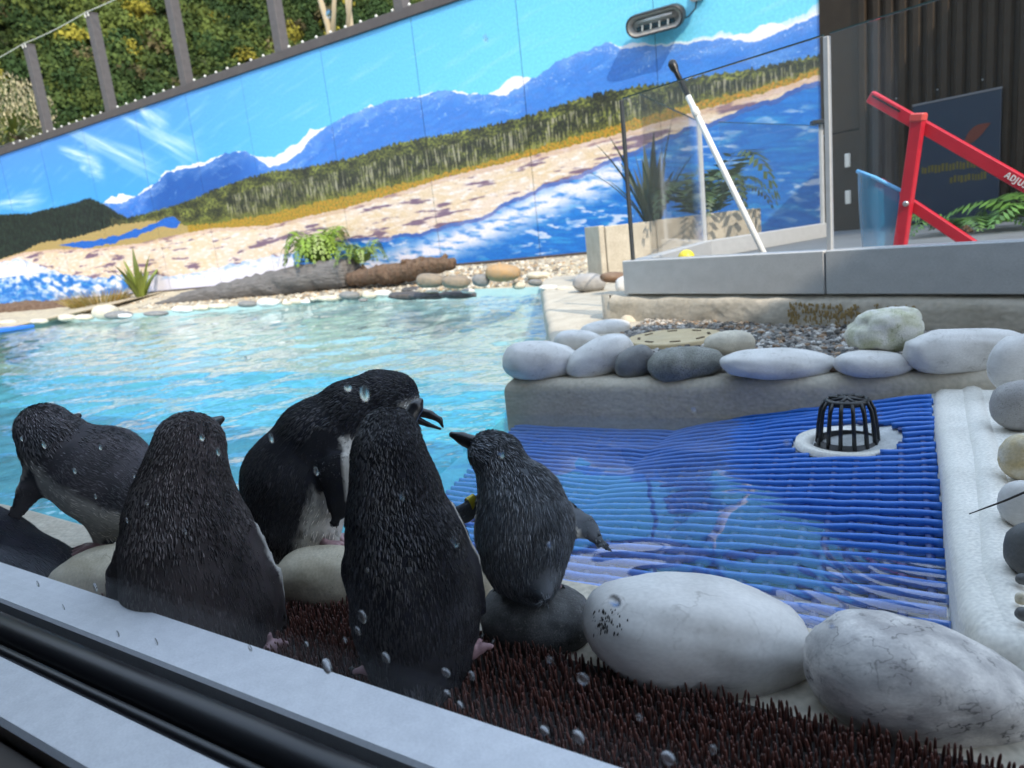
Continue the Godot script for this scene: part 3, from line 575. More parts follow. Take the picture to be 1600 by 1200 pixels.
func far_edge() -> Array:
	# waterline of the far bank as [a, b]: from beyond the left of the pool round to the corner by the glass
	return [[1.2, 22.0], [3.2, 19.5], [5.0, 15.0], [5.08, 12.8], [6.25, 13.2], [6.37, 11.4], [6.41, 9.25], [6.78, 8.02], [6.8, 6.68], [6.73, 5.96], [6.6, 4.65], [6.38, 3.69]]

func bank_y(a: float) -> float:
	return curve_at([Vector2(5.2, -0.45), Vector2(6.2, -0.12), Vector2(6.55, 0.02), Vector2(6.75, 0.07), Vector2(7.2, 0.12), Vector2(7.6, 0.2), Vector2(8.05, 0.3)], a)

func setting() -> void:
	# ground far and wide
	var g := newst()
	quad(g, Vector3(-700, -0.9, 700), Vector3(700, -0.9, 700), Vector3(700, -0.9, -700), Vector3(-700, -0.9, -700))
	struct("ground", g, M.earth)
	# pool floor
	var f := newst()
	quad(f, Vector3(-26, -0.7, 3), Vector3(3, -0.7, 3), Vector3(3, -0.7, -20), Vector3(-26, -0.7, -20))
	struct("pool_floor", f, M.basin)
	# ledge the penguins stand on
	struct("front_ledge", slab([p2(W(0.44, 22, 0)), p2(W(0.82, 22, 0)), p2(W(0.8, 2.2, 0)), p2(W(0.79, 1.7, 0)), p2(W(0.84, 1.3, 0)), p2(W(0.9, 1.0, 0)), p2(W(0.94, 0.75, 0)), p2(W(0.95, 0.5, 0)), p2(W(0.945, 0.2, 0)), p2(W(0.94, -0.1, 0)), p2(W(1.0, -2.5, 0)), p2(W(0.44, -2.5, 0))], -0.7, 0.038, 0.02, 0.01), M.cream)
	# moulded white ledge beside the ramp
	struct("moulded_ledge", slab([p2(W(2.2, 0.07, 0)), p2(W(2.0, 0.062, 0)), p2(W(1.64, 0.04, 0)), p2(W(1.2, 0.015, 0)), p2(W(1.0, 0.0, 0)), p2(W(0.93, -0.02, 0)), p2(W(0.9, -0.1, 0)), p2(W(0.9, -1.2, 0)), p2(W(2.2, -1.2, 0))], -0.7, 0.076, 0.03, 0.006), M.whiterim)
	# raised outer lip of that ledge, a soft roll
	var lip := newst()
	add_tube(lip, [W(2.2, -0.02, 0.047), W(1.9, -0.03, 0.047), W(1.6, -0.045, 0.047), W(1.3, -0.05, 0.047), W(1.1, -0.05, 0.046), W(0.97, -0.06, 0.043), W(0.9, -0.09, 0.035)], [0.036, 0.037, 0.038, 0.038, 0.038, 0.036, 0.02], 14)
	struct("ledge_roll", lip, M.whiterim)
	# ground behind the ramp that carries the gravel and the deck
	struct("gravel_bed", slab([Vector2(-0.03, -2.4), Vector2(0.2, -3.3), Vector2(0.234, -4.07), Vector2(0.26, -4.7), Vector2(0.303, -5.42), Vector2(0.36, -6.4), Vector2(0.4, -7.36), Vector2(0.9, -9.3), Vector2(5.2, -6.6), Vector2(5.6, -2.4), Vector2(2.2, -1.0), Vector2(1.95, -1.75), Vector2(1.25, -1.8), Vector2(0.9, -1.93), Vector2(0.4, -2.16)], -0.7, 0.118, 0.04, 0.02), M.cream)
	# the ramp body under the blue mat
	var r := newst()
	var nu := 24
	var nv := 16
	for i in nu:
		for k in nv:
			var q := []
			for e in [[0, 0], [1, 0], [1, 1], [0, 1]]:
				q.append(ramp(lerpf(-0.03, 1.0, (i + e[0]) / float(nu)), lerpf(-0.06, 1.06, (k + e[1]) / float(nv))) - Vector3(0, 0.0095, 0))
			quad(r, q[0], q[3], q[2], q[1])
	for k in nv:
		var a := ramp(1.0, lerpf(-0.06, 1.06, k / float(nv))) - Vector3(0, 0.0095, 0)
		var b := ramp(1.0, lerpf(-0.06, 1.06, (k + 1) / float(nv))) - Vector3(0, 0.0095, 0)
		quad(r, a, b, b + DW * 0.06 + Vector3(0, -0.75, 0), a + DW * 0.06 + Vector3(0, -0.75, 0))
	struct("ramp_floor", r, M.rampfloor)
	# far bank: slopes out of the water up to the mural wall
	var e := far_edge()
	var line := []
	for i in e.size() - 1:
		var n := maxi(2, int(Vector2(e[i][0], e[i][1]).distance_to(Vector2(e[i + 1][0], e[i + 1][1])) / 0.35))
		for k in n:
			line.append([lerpf(e[i][0], e[i + 1][0], k / float(n)), lerpf(e[i][1], e[i + 1][1], k / float(n))])
	line.append([6.38, 3.69])
	line.append([6.38, 2.6])
	var bw := newst()
	var bd := newst()
	var nz := noise(71, 0.9, 4)
	var rows := []
	for p in line:
		var col := []
		for q in [[-1.25, -0.78], [-0.8, -0.42], [-0.3, -0.14], [-0.06, -0.02], [0.04, 0.04], [0.14, 0.055]]:
			var pt := W(p[0] + q[0], p[1], q[1])
			col.append(pt + Vector3(0, 0.012 * nz.get_noise_2d(pt.x * 3, pt.z * 3), 0))
		for k in 6:
			var a := lerpf(p[0] + 0.16, 8.12, k / 5.0)
			var pt := W(a, p[1], 0)
			var h := lerpf(0.06, 0.31, pow(k / 5.0, 1.3))
			pt.y = h + 0.05 * nz.get_noise_2d(pt.x * 2, pt.z * 2) * sin(PI * k / 5.0)
			col.append(pt)
		rows.append(col)
	for i in rows.size() - 1:
		for k in 11:
			quad(bw if k < 5 else bd, rows[i][k], rows[i + 1][k], rows[i + 1][k + 1], rows[i][k + 1])
	struct("far_bank_slope", bw, M.beach)
	struct("far_bank", bd, M.bank)
	water()
	# hill behind the mural wall
	var hill := newst()
	var hn := noise(72, 0.012, 4)
	var hs := 34
	for i in hs:
		for k in hs:
			var q := []
			for c in [[0, 0], [1, 0], [1, 1], [0, 1]]:
				q.append(hill_at((i + c[0]) / float(hs) * 320.0 + 45.0, ((k + c[1]) / float(hs) - 0.5) * 420.0, hn))
			quad(hill, q[0], q[1], q[2], q[3])
	struct("hillside", hill, tmat(patchy(62, lin(0.03, 0.045, 0.015), lin(0.05, 0.06, 0.02), lin(0.02, 0.02, 0.01), 0.0, 0.2), 0.05, 0.9, true))
	bush(hn)

func hill_at(d: float, side: float, hn: FastNoiseLite) -> Vector3:
	var dir := Vector3(-0.55, 0, -0.835)
	var across := Vector3(0.835, 0, -0.55)
	var p := dir * d + across * side
	p.y = -1.0 + maxf(0.0, d - 52.0) * 0.72 + 9.0 * hn.get_noise_2d(p.x, p.z) * clampf((d - 45.0) / 40.0, 0.0, 1.0)
	return p

func bush(hn: FastNoiseLite) -> void:
	# forest that reads as one mass: clumps of leaf-sized faces, denser than anyone could count
	var kinds := []
	for v in 3:
		var s := newst(false)
		rng.seed = 900 + v
		for i in 260:
			var d := Vector3(rng.randfn(), absf(rng.randfn()) * 0.9 - 0.15, rng.randfn()).normalized()
			var p := d * rng.randf_range(0.55, 1.0) * Vector3(1.0, 0.85 + 0.15 * v, 1.0)
			var n := (d + Vector3(rng.randfn(), rng.randfn(), rng.randfn()) * 0.45).normalized()
			var f := ring_frame(n, Vector3(rng.randfn(), rng.randfn(), rng.randfn()))
			var z := rng.randf_range(0.06, 0.16)
			tri(s, p + f[0] * z, p - f[0] * z * 0.6 + f[1] * z * 0.8, p - f[0] * z * 0.6 - f[1] * z * 0.8)
			tri(s, p + f[1] * z + n * 0.05, p - f[1] * z * 0.5 + f[0] * z, p - f[1] * z * 0.7 - f[0] * z * 0.7)
		s.generate_normals()
		kinds.append(s.commit())
	rng.seed = 950
	var places := [[], [], []]
	var cols := [[], [], []]
	var pn := noise(73, 0.02, 3)
	for i in 24000:
		var d := 50.0 + 240.0 * pow(rng.randf(), 1.6)
		var side := rng.randf_range(-0.62, 0.75) * (d + 25.0)
		var p := hill_at(d, side, hn)
		var r := rng.randf_range(0.55, 1.5) * (0.75 + d / 200.0)
		var k := rng.randi() % 3
		places[k].append(Transform3D(Basis(Vector3.UP, rng.randf() * TAU).scaled(Vector3(r, r * rng.randf_range(0.8, 1.5), r)), p + Vector3(0, r * rng.randf_range(0.2, 0.9), 0)))
		var t := clampf(pn.get_noise_2d(p.x, p.z) * 1.5 + 0.4 + rng.randfn() * 0.28, 0.0, 1.0)
		var c := Color(0.03, 0.055, 0.018).lerp(Color(0.125, 0.155, 0.035), t)
		var pick := rng.randf()
		if pick < 0.03 or pn.get_noise_2d(p.x * 1.7 + 300.0, p.z * 1.7) > 0.6:
			c = Color(0.26, 0.23, 0.035)
		elif pick < 0.08:
			c = Color(0.1, 0.085, 0.04)
		cols[k].append(c * rng.randf_range(0.7, 1.35))
	var m := vcol(0.8, 0.2)
	m.backlight_enabled = true
	m.backlight = Color(0.25, 0.3, 0.1)
	for k in 3:
		var o := multi("forest", kinds[k], m, places[k], cols[k])
		tag(o, ["dense green native bush covering the steep hillside behind the fence", "mixed green shrubs filling the steep hillside above the mural", "mottled olive treetops spread over the steep hillside behind the posts"][k], "forest")

# y of the water surface: ripples 20 mm high in the open pool, under 2 mm in the sheltered bay over the ramp
func surface_y(x: float, z: float, n1: FastNoiseLite, n2: FastNoiseLite) -> float:
	var p := Vector3(x, 0, z)
	var metres_out := p.dot(DW) - ramp_left(p.dot(NW))
	var height_mm := lerpf(1.8, 20.0, smoothstep(-0.15, 0.9, metres_out))
	return 0.001 * height_mm * (n1.get_noise_2d(x, z * 1.35) + 0.3 * n2.get_noise_2d(x, z * 1.2))

func water() -> void:
	var n1 := noise(74, 1.6, 2)
	var n2 := noise(75, 5.0, 2)
	var root := Node3D.new()
	root.name = "pool_water"
	root.set_meta("kind", "structure")
	add_child(root)
	# main pool
	var s := newst()
	var xs := [0.5]
	while xs[-1] > -16.0:
		xs.append(xs[-1] - lerpf(0.03, 0.11, clampf(-xs[-1] / 6.0, 0.0, 1.0)))
	var zs := [-0.9]
	while zs[-1] > -14.5:
		zs.append(zs[-1] - lerpf(0.03, 0.09, clampf((-zs[-1] - 1.0) / 8.0, 0.0, 1.0)))
	var grid := []
	for x in xs:
		var col := PackedVector3Array()
		for z in zs:
			col.append(Vector3(x, surface_y(x, z, n1, n2), z))
		grid.append(col)
	for i in xs.size() - 1:
		for k in zs.size() - 1:
			var p: Vector3 = grid[i][k]
			var a := p.dot(NW)
			if a < 0.6 or a > 7.4 or shallow(p.x, p.z):
				continue
			if p.x > 0.6 or p.dot(DW) > 20.0:
				continue
			quad(s, grid[i][k], grid[i][k + 1], grid[i + 1][k + 1], grid[i + 1][k])
	var w := pane(lin(0.35, 0.8, 0.85), 0.1, 0.03)
	w.normal_enabled = true
	w.normal_texture = normal_tex(76, 0.03, 3, 3.0)
	w.normal_scale = 0.35
	w.uv1_triplanar = true
	w.uv1_world_triplanar = true
	w.uv1_scale = Vector3(0.9, 0.9, 0.9)
	obj("rippled_water", s, w, root)
	# still water over the ramp, with rings spreading from the inlet at its edge
	var t := newst()
	var st := 0.0075
	var na := int((2.24 - 0.92) / st)
	var nb := int((1.45 + 0.06) / st)
	var n3 := noise(77, 2.2, 2)
	var prev := PackedVector3Array()
	for i in na + 1:
		var col := PackedVector3Array()
		var a := 0.92 + i * st
		for k in nb + 1:
			var b := minf(-0.06 + k * st, ramp_left(a) + 0.02)
			var p := W(a, b, 0)
			var d := Vector2(a, b).distance_to(Vector2(1.3, 0.04))
			p.y = surface_y(p.x, p.z, n1, n2) + 0.001 * n3.get_noise_2d(p.x, p.z)
			if d < 0.42:
				p.y += 0.0007 * sin(d * TAU / 0.034 + 2.0 * n3.get_noise_2d(p.x * 2, p.z * 2)) * exp(-d * 7.0) * clampf(d * 30.0, 0.0, 1.0)
			col.append(p)
		if i > 0:
			for k in nb:
				if -0.06 + k * st < ramp_left(a) + 0.02:
					quad(t, prev[k], prev[k + 1], col[k + 1], col[k])
		prev = col
	obj("still_water", t, pane(lin(0.6, 0.85, 0.9), 0.03, 0.01), root)

# inside the plan outline of the ramp (the ledges cover the margin)
func shallow(x: float, z: float) -> bool:
	var p := Vector3(x, 0, z)
	var a := p.dot(NW)
	return a < 2.15 and a > 0.9 and p.dot(DW) < ramp_left(a) + 0.01

func blue_mat() -> void:
	var o := thing("ramp_mat", "blue tubular rubber mat on the ramp, partly under water", "mat", ramp(0.5, 0.5))
	var rows := 34
	var n := 110
	var nz := noise(81, 3.0, 2)
	for k in rows:
		var v := (k + 0.5) / rows
		var run := []
		for i in n + 1:
			var p := ramp(lerpf(0.0, 1.0, i / float(n)) + (0.006 * nz.get_noise_2d(k * 3.0, 0.0) if i == n or i == 0 else 0.0), v)
			p += Vector3(0, 0.004 * nz.get_noise_2d(p.x * 2, p.z * 2) - 0.002, 0.004 * nz.get_noise_2d(p.x * 2 + 9, p.z * 2))
			var inside := Vector2(p.x, p.z).distance_to(DRAIN) < 0.118
			if inside or i == n:
				if not inside:
					run.append(p - o.position)
				if run.size() > 1:
					obj("tube", tube(run, 0.0082, 8), M.blue, o)
				run = []
			else:
				run.append(p - o.position)
	for i in 27:
		var u := (i + 0.5) / 27.0
		var a := []
		for k in 61:
			a.append(ramp(u, lerpf(0.005, 0.995, k / 60.0)) - Vector3(0, 0.004, 0) - o.position)
		var run := []
		for p in a:
			if Vector2(p.x + o.position.x, p.z + o.position.z).distance_to(DRAIN) < 0.12:
				if run.size() > 1:
					obj("strap", tube(run, 0.0085, 6, true, 0.4), M.blue_band, o)
				run = []
			else:
				run.append(p)
		if run.size() > 1:
			obj("strap", tube(run, 0.0085, 6, true, 0.4), M.blue_band, o)

func drain() -> void:
	var y := ramp_y(DRAIN)
	var o := thing("drain_strainer", "black plastic dome strainer over the drain in the blue mat", "drain", Vector3(DRAIN.x, y - 0.004, DRAIN.y))

	var c := newst()
	add_lathe(c, Vector3.ZERO, [[0.122, -0.012], [0.118, 0.002], [0.086, -0.002], [0.078, -0.02], [0.078, -0.1], [0.0, -0.1]], 32)
	var col := obj("collar", c, M.whiterim, o)
	col.set_meta("label", "white moulded collar round the drain hole")
	var b := newst()
	add_lathe(b, Vector3.ZERO, [[0.079, -0.03], [0.077, -0.014], [0.071, -0.012], [0.069, 0.006], [0.064, 0.006], [0.064, -0.03]], 32)
	obj("base_ring", b, M.black_plastic, o)
	var tr := newst()
	add_lathe(tr, Vector3.ZERO, [[0.049, 0.094], [0.05, 0.103], [0.044, 0.108], [0.038, 0.103], [0.039, 0.096], [0.049, 0.094]], 28)
	obj("top_ring", tr, M.black_plastic, o)
	for k in 4:
		var a := PI * k / 4.0
		obj("cross_bar", tube([Vector3(cos(a) * 0.043, 0.104, sin(a) * 0.043), Vector3(0, 0.107, 0), Vector3(-cos(a) * 0.043, 0.104, -sin(a) * 0.043)], 0.0042, 6), M.black_plastic, o)
	for k in 14:
		var a := TAU * k / 14.0
		var d := Vector3(cos(a), 0, sin(a))
		obj("rib", tube([d * 0.067 + Vector3(0, -0.005, 0), d * 0.064 + Vector3(0, 0.04, 0), d * 0.058 + Vector3(0, 0.08, 0), d * 0.048 + Vector3(0, 0.102, 0)], [0.0056, 0.0052, 0.005, 0.0045], 6), M.black_plastic, o)

func bristles() -> void:
	var base := newst(false)
	var o := thing("bristle_mat", "dark reddish-brown rubber bristle mat below the window", "mat", W(0.6, 0.4, 0.04))
	add_box(base, frame(DW, Vector3.UP, W(0.597, 0.22, 0.043) - o.position), Vector3(2.4, 0.008, 0.265), 0.002)
	obj("backing", base, mat(lin(0.012, 0.006, 0.005), 0.8), o)
	rng.seed = 4410
	for v in 2:
		var b := newst()
		var bend := 0.1 + 0.22 * v
		add_tube(b, [Vector3(0, 0, 0), Vector3(bend * 0.02, 0.5, 0), Vector3(bend * 0.15, 0.88, 0.02), Vector3(bend * 0.22, 1.0, 0.02)], [0.085, 0.075, 0.06, 0.03], 6)
		b.generate_normals()
		var mesh := b.commit()
		var places := []
		var cols := []
		for i in 232:
			for k in 42:
				if (i + k) % 2 != v:
					continue
				var a := 0.466 + (k + rng.randf_range(-0.25, 0.25)) * 0.0062
				var bb := -0.95 + (i + (0.5 if k % 2 else 0.0) + rng.randf_range(-0.22, 0.22)) * 0.0101
				var h := rng.randf_range(0.017, 0.026)
				var lean := rng.randfn() * 0.1
				var t := Basis(Vector3.UP, rng.randf() * TAU) * Basis(Vector3.RIGHT, lean)
				places.append(Transform3D(t * Basis.from_scale(Vector3(0.0235, h, 0.0235)), W(a, bb, 0.046) - o.position))
				var r := rng.randf_range(0.6, 1.4)
				cols.append(Color(0.1 * r, 0.034 * r, 0.024 * r))
		multi("bristle", mesh, vcol(0.42, 0.5), places, cols, o)

# ------------------------------------------------------------------ mural wall and fence
func print_tex() -> ImageTexture:
	# the printed landscape: b runs along the wall (20 m to 1 m), v is height
	var w := 2048
	var h := 416
	var n1 := noise(101, 1.0, 5)
	var n2 := noise(102, 1.0, 3)
	var n3 := noise(103, 1.0, 2)
	var out := PackedByteArray()
	out.resize(w * h * 3)
	for i in w:
		var b := 20.0 - 19.0 * (i + 0.5) / w
		var mount := curve_at(MOUNT, b) + 0.03 * n1.get_noise_1d(b * 6.0)
		var snow := curve_at(SNOW, b) - 0.02 + 0.07 * n2.get_noise_1d(b * 2.2 + 50.0)
		var ftop := curve_at(FTOP, b) + 0.045 * n1.get_noise_1d(b * 20.0)
		var fbot := curve_at(FBOT, b) + 0.04 * n1.get_noise_1d(b * 9.0 + 9.0)
		var stop := curve_at(STOP, b) + 0.02 * n1.get_noise_1d(b * 9.0 + 70.0)
		var sbot := curve_at(SBOT, b) + 0.05 * n1.get_noise_1d(b * 3.0 + 30.0)
		var foam := curve_at(FOAM, b)
		var river := curve_at(RIVER, b)
		var dark := smoothstep(12.4, 14.6, b)
		var right := clampf((13.0 - b) / 9.0, 0.0, 1.0)
		for k in h:
			var v := 3.6 - 3.32 * (k + 0.5) / h
			var c: Color
			var g := n2.get_noise_2d(b * 26.0, v * 26.0)
			if v > maxf(ftop, mount):
				# sky
				var up := clampf((v - 2.1) / 1.6, 0.0, 1.0)
				c = Color(0.24, 0.65, 0.93).lerp(Color(0.3, 0.58, 0.93), up * (1.0 - right)).lerp(Color(0.45, 0.86, 0.97), right * (1.0 - 0.45 * up))
				for q in WISPS:
					var a2: Vector2 = q[0]
					var b2: Vector2 = q[1]
					var ln := (b2 - a2).length()
					var e2 := (b2 - a2) / ln
					var t := (Vector2(b, v) - a2).dot(e2) / ln
					var dp := (Vector2(b, v) - a2).cross(e2)
					var reach := 0.3 * (0.35 + 0.65 * clampf(t, 0.0, 1.0))
					if t > -0.3 and t < 1.3 and absf(dp) < reach:
						var ends := smoothstep(-0.3, 0.1, t) * smoothstep(1.3, 0.7, t)
						var streak := 0.55 + 0.8 * n1.get_noise_2d(t * 0.9 + a2.x * 5.0, dp * 7.0)
						c = c.lerp(Color(0.93, 0.97, 1.0), clampf(streak * ends * pow(1.0 - absf(dp) / reach, 0.8) * 0.9, 0.0, 0.85))
				c = c.lerp(Color(0.85, 0.93, 0.98), clampf(0.35 * n1.get_noise_2d(b * 0.7, (v + b * 0.2) * 5.0) - 0.06, 0.0, 0.4))
				if b < 4.6:
					var cl := lerpf(0.0, 0.13, clampf((3.2 - b) / 2.0, 0.0, 1.0)) * (0.8 + 0.6 * n1.get_noise_1d(b * 4.0))
					if v - mount < cl:
						c = Color(0.99, 0.95, 0.94).lerp(c, clampf((v - mount) / maxf(cl, 0.01), 0.0, 1.0) * 0.5)
				if v < snow:
					c = Color(0.99, 0.95, 0.96).lerp(Color(0.8, 0.85, 0.97), clampf(g, 0.0, 1.0))
			elif v > ftop:
				# blue mountains
				var rg := n1.get_noise_2d(b * 1.6 + v * 2.0, v * 4.0)
				c = Color(0.2, 0.5, 0.88).lerp(Color(0.12, 0.38, 0.8), clampf(0.5 + rg, 0.0, 1.0)).lerp(Color(0.4, 0.42, 0.75), clampf(0.5 * n1.get_noise_2d(b * 4.0 - v * 3.0, v * 9.0 + b), 0.0, 0.35)).lerp(Color(0.3, 0.62, 0.95), clampf(rg, 0.0, 0.4) + 0.3 * right)
				c = c.lerp(Color(0.02, 0.28, 0.62), 0.6 * smoothstep(9.3, 10.6, b) * smoothstep(13.2, 12.4, b))
				var top := mount - v
				c = c.lerp(Color(0.62, 0.72, 0.95), clampf((0.22 + 0.2 * rg - top) * 3.0, 0.0, 1.0) * 0.5)
				var gully := absf(n1.get_noise_2d(b * 2.2 - v * 3.0, v * 3.0 + b))
				if gully < 0.03 and top < 0.2 + 0.6 * rg:
					c = c.lerp(Color(0.97, 0.93, 0.97), 0.6 * (1.0 - gully / 0.03))
			elif v > fbot:
				# forest with pale trunks, dark conifers at the far end
				var depth := (ftop - v) / maxf(ftop - fbot, 0.05)
				c = Color(0.27, 0.29, 0.11).lerp(Color(0.45, 0.45, 0.16), clampf(0.5 + g * 1.2, 0.0, 1.0))
				c = c.lerp(Color(0.1, 0.12, 0.07), clampf(0.2 + n3.get_noise_2d(b * 14.0, v * 22.0) * 1.6, 0.0, 0.75))
				c = c * (1.0 + 0.9 * n1.get_noise_2d(b * 2.2, v * 5.0))
				var trunks := n3.get_noise_2d(b * 30.0, v * 2.5) + 0.35 * n1.get_noise_2d(b * 2.0, v * 4.0) - 0.08
				if depth > 0.3 and b < 10.6:
					if trunks > 0.12:
						c = c.lerp(Color(0.7, 0.66, 0.56), clampf((trunks - 0.1) * 3.5, 0.0, 0.85))
					elif trunks < -0.15:
						c = c.lerp(Color(0.1, 0.11, 0.07), 0.6)
				if depth > 0.74:
					c = c.lerp(Color(0.55, 0.54, 0.12), (depth - 0.74) * 3.2 * clampf(0.7 + g, 0.0, 1.0))
				c = c.lerp(Color(0.05, 0.07, 0.07).lerp(Color(0.16, 0.24, 0.18), clampf(0.2 + g * 1.3 + n3.get_noise_2d(b * 9.0, v * 6.0), 0.0, 1.0)), dark)
				if b > 11.9 and b < 14.2 and depth > 0.55:
					c = c.lerp(Color(0.62, 0.55, 0.3), 0.5 * clampf(0.5 + g, 0.0, 1.0))
			elif v > stop:
				c = Color(0.62, 0.58, 0.12).lerp(Color(0.88, 0.56, 0.1), clampf(0.5 + 1.2 * g, 0.0, 1.0)).lerp(Color(0.25, 0.3, 0.06), clampf(n3.get_noise_2d(b * 22.0, v * 30.0), 0.0, 0.6))
				if b > 11.8:
					c = c.lerp(Color(0.75, 0.66, 0.52), 0.6)
			elif v > sbot:
				# sand and driftwood shadows
				c = Color(0.95, 0.85, 0.77).lerp(Color(0.92, 0.8, 0.64), clampf(0.5 + n1.get_noise_2d(b * 1.2, v * 3.0), 0.0, 1.0))
				c = c.lerp(Color(0.99, 0.95, 0.95), clampf(n1.get_noise_2d(b * 4.0 + 20.0, v * 16.0) * 1.6, 0.0, 0.8))
				var sh := n1.get_noise_2d(b * 0.75 + 7.0, (v + b * 0.03) * 6.0) + 0.16 * n2.get_noise_2d(b * 5.0, v * 14.0)
				if sh > 0.2:
					c = c.lerp(Color(0.4, 0.28, 0.42), clampf((sh - 0.2) * 5.0, 0.0, 0.8))
				if n3.get_noise_2d(b * 17.0, v * 40.0) > 0.7:
					c = c.lerp(Color(0.42, 0.25, 0.2), 0.5)
				if stop - v < 0.06:
					c = c.lerp(Color(0.8, 0.6, 0.5), 0.4)
			else:
				# sea and foam
				var sw := n1.get_noise_2d(b * 1.5 + 3.0, (v - b * 0.09) * 9.0)
				c = Color(0.1, 0.5, 0.88).lerp(Color(0.04, 0.36, 0.78), clampf(0.5 + sw * 1.4, 0.0, 1.0)).lerp(Color(0.2, 0.66, 0.93), clampf(sw * 1.6, 0.0, 0.7))
				var fd := absf(v - foam + 0.08 * n1.get_noise_1d(b * 2.0)) / 0.24
				var fo := clampf(1.25 - fd, 0.0, 1.0) * clampf(0.95 + n1.get_noise_2d(b * 2.6, (v - b * 0.1) * 9.0) * 1.5, 0.0, 1.0) if b > 3.4 else 0.0
				var lace := n1.get_noise_2d(b * 2.6 + 11.0, (v - b * 0.1) * 11.0)
				fo = maxf(fo, clampf((lace - 0.1) * 4.0, 0.0, 0.8) * clampf(0.3 + n1.get_noise_2d(b * 0.7, v * 1.6) * 2.4, 0.0, 1.0))
				if b > 9.2:
					fo = maxf(fo, clampf(1.5 - absf(sbot - 0.26 - v) / 0.4 + 0.6 * n1.get_noise_2d(b * 3.0, v * 9.0), 0.0, 1.0))
					if b > 14.0 and v < 0.95:
						fo *= clampf(0.5 + n1.get_noise_2d(b * 2.0, v * 5.0) * 2.0, 0.0, 1.0)
				c = c.lerp(Color(0.97, 0.95, 0.99).lerp(Color(0.72, 0.74, 0.95), clampf(g * 1.2, 0.0, 0.6)), fo)
				if sbot - v < 0.05 and b < 9.0:
					c = c.lerp(Color(0.35, 0.3, 0.6), 0.5)
			if b > 11.9 and b < 16.6:
				var rw := 0.06 + 0.05 * n1.get_noise_1d(b * 2.0) + 0.05 * smoothstep(12.6, 12.0, b)
				rw *= smoothstep(16.5, 15.4, b) * smoothstep(11.95, 12.2, b)
				if absf(v - river) < rw:
					c = Color(0.05, 0.34, 0.78).lerp(Color(0.1, 0.45, 0.85), clampf(0.5 + g, 0.0, 1.0))
			c = c * (0.92 + 0.07 * g)
			var lum := c.get_luminance()
			c = c.lerp(Color(lum, lum, lum), 0.1)
			c = c.clamp()
			var at := (k * w + i) * 3
			out[at] = c.r8
			out[at + 1] = c.g8
			out[at + 2] = c.b8
	return to_tex(out, w, h)

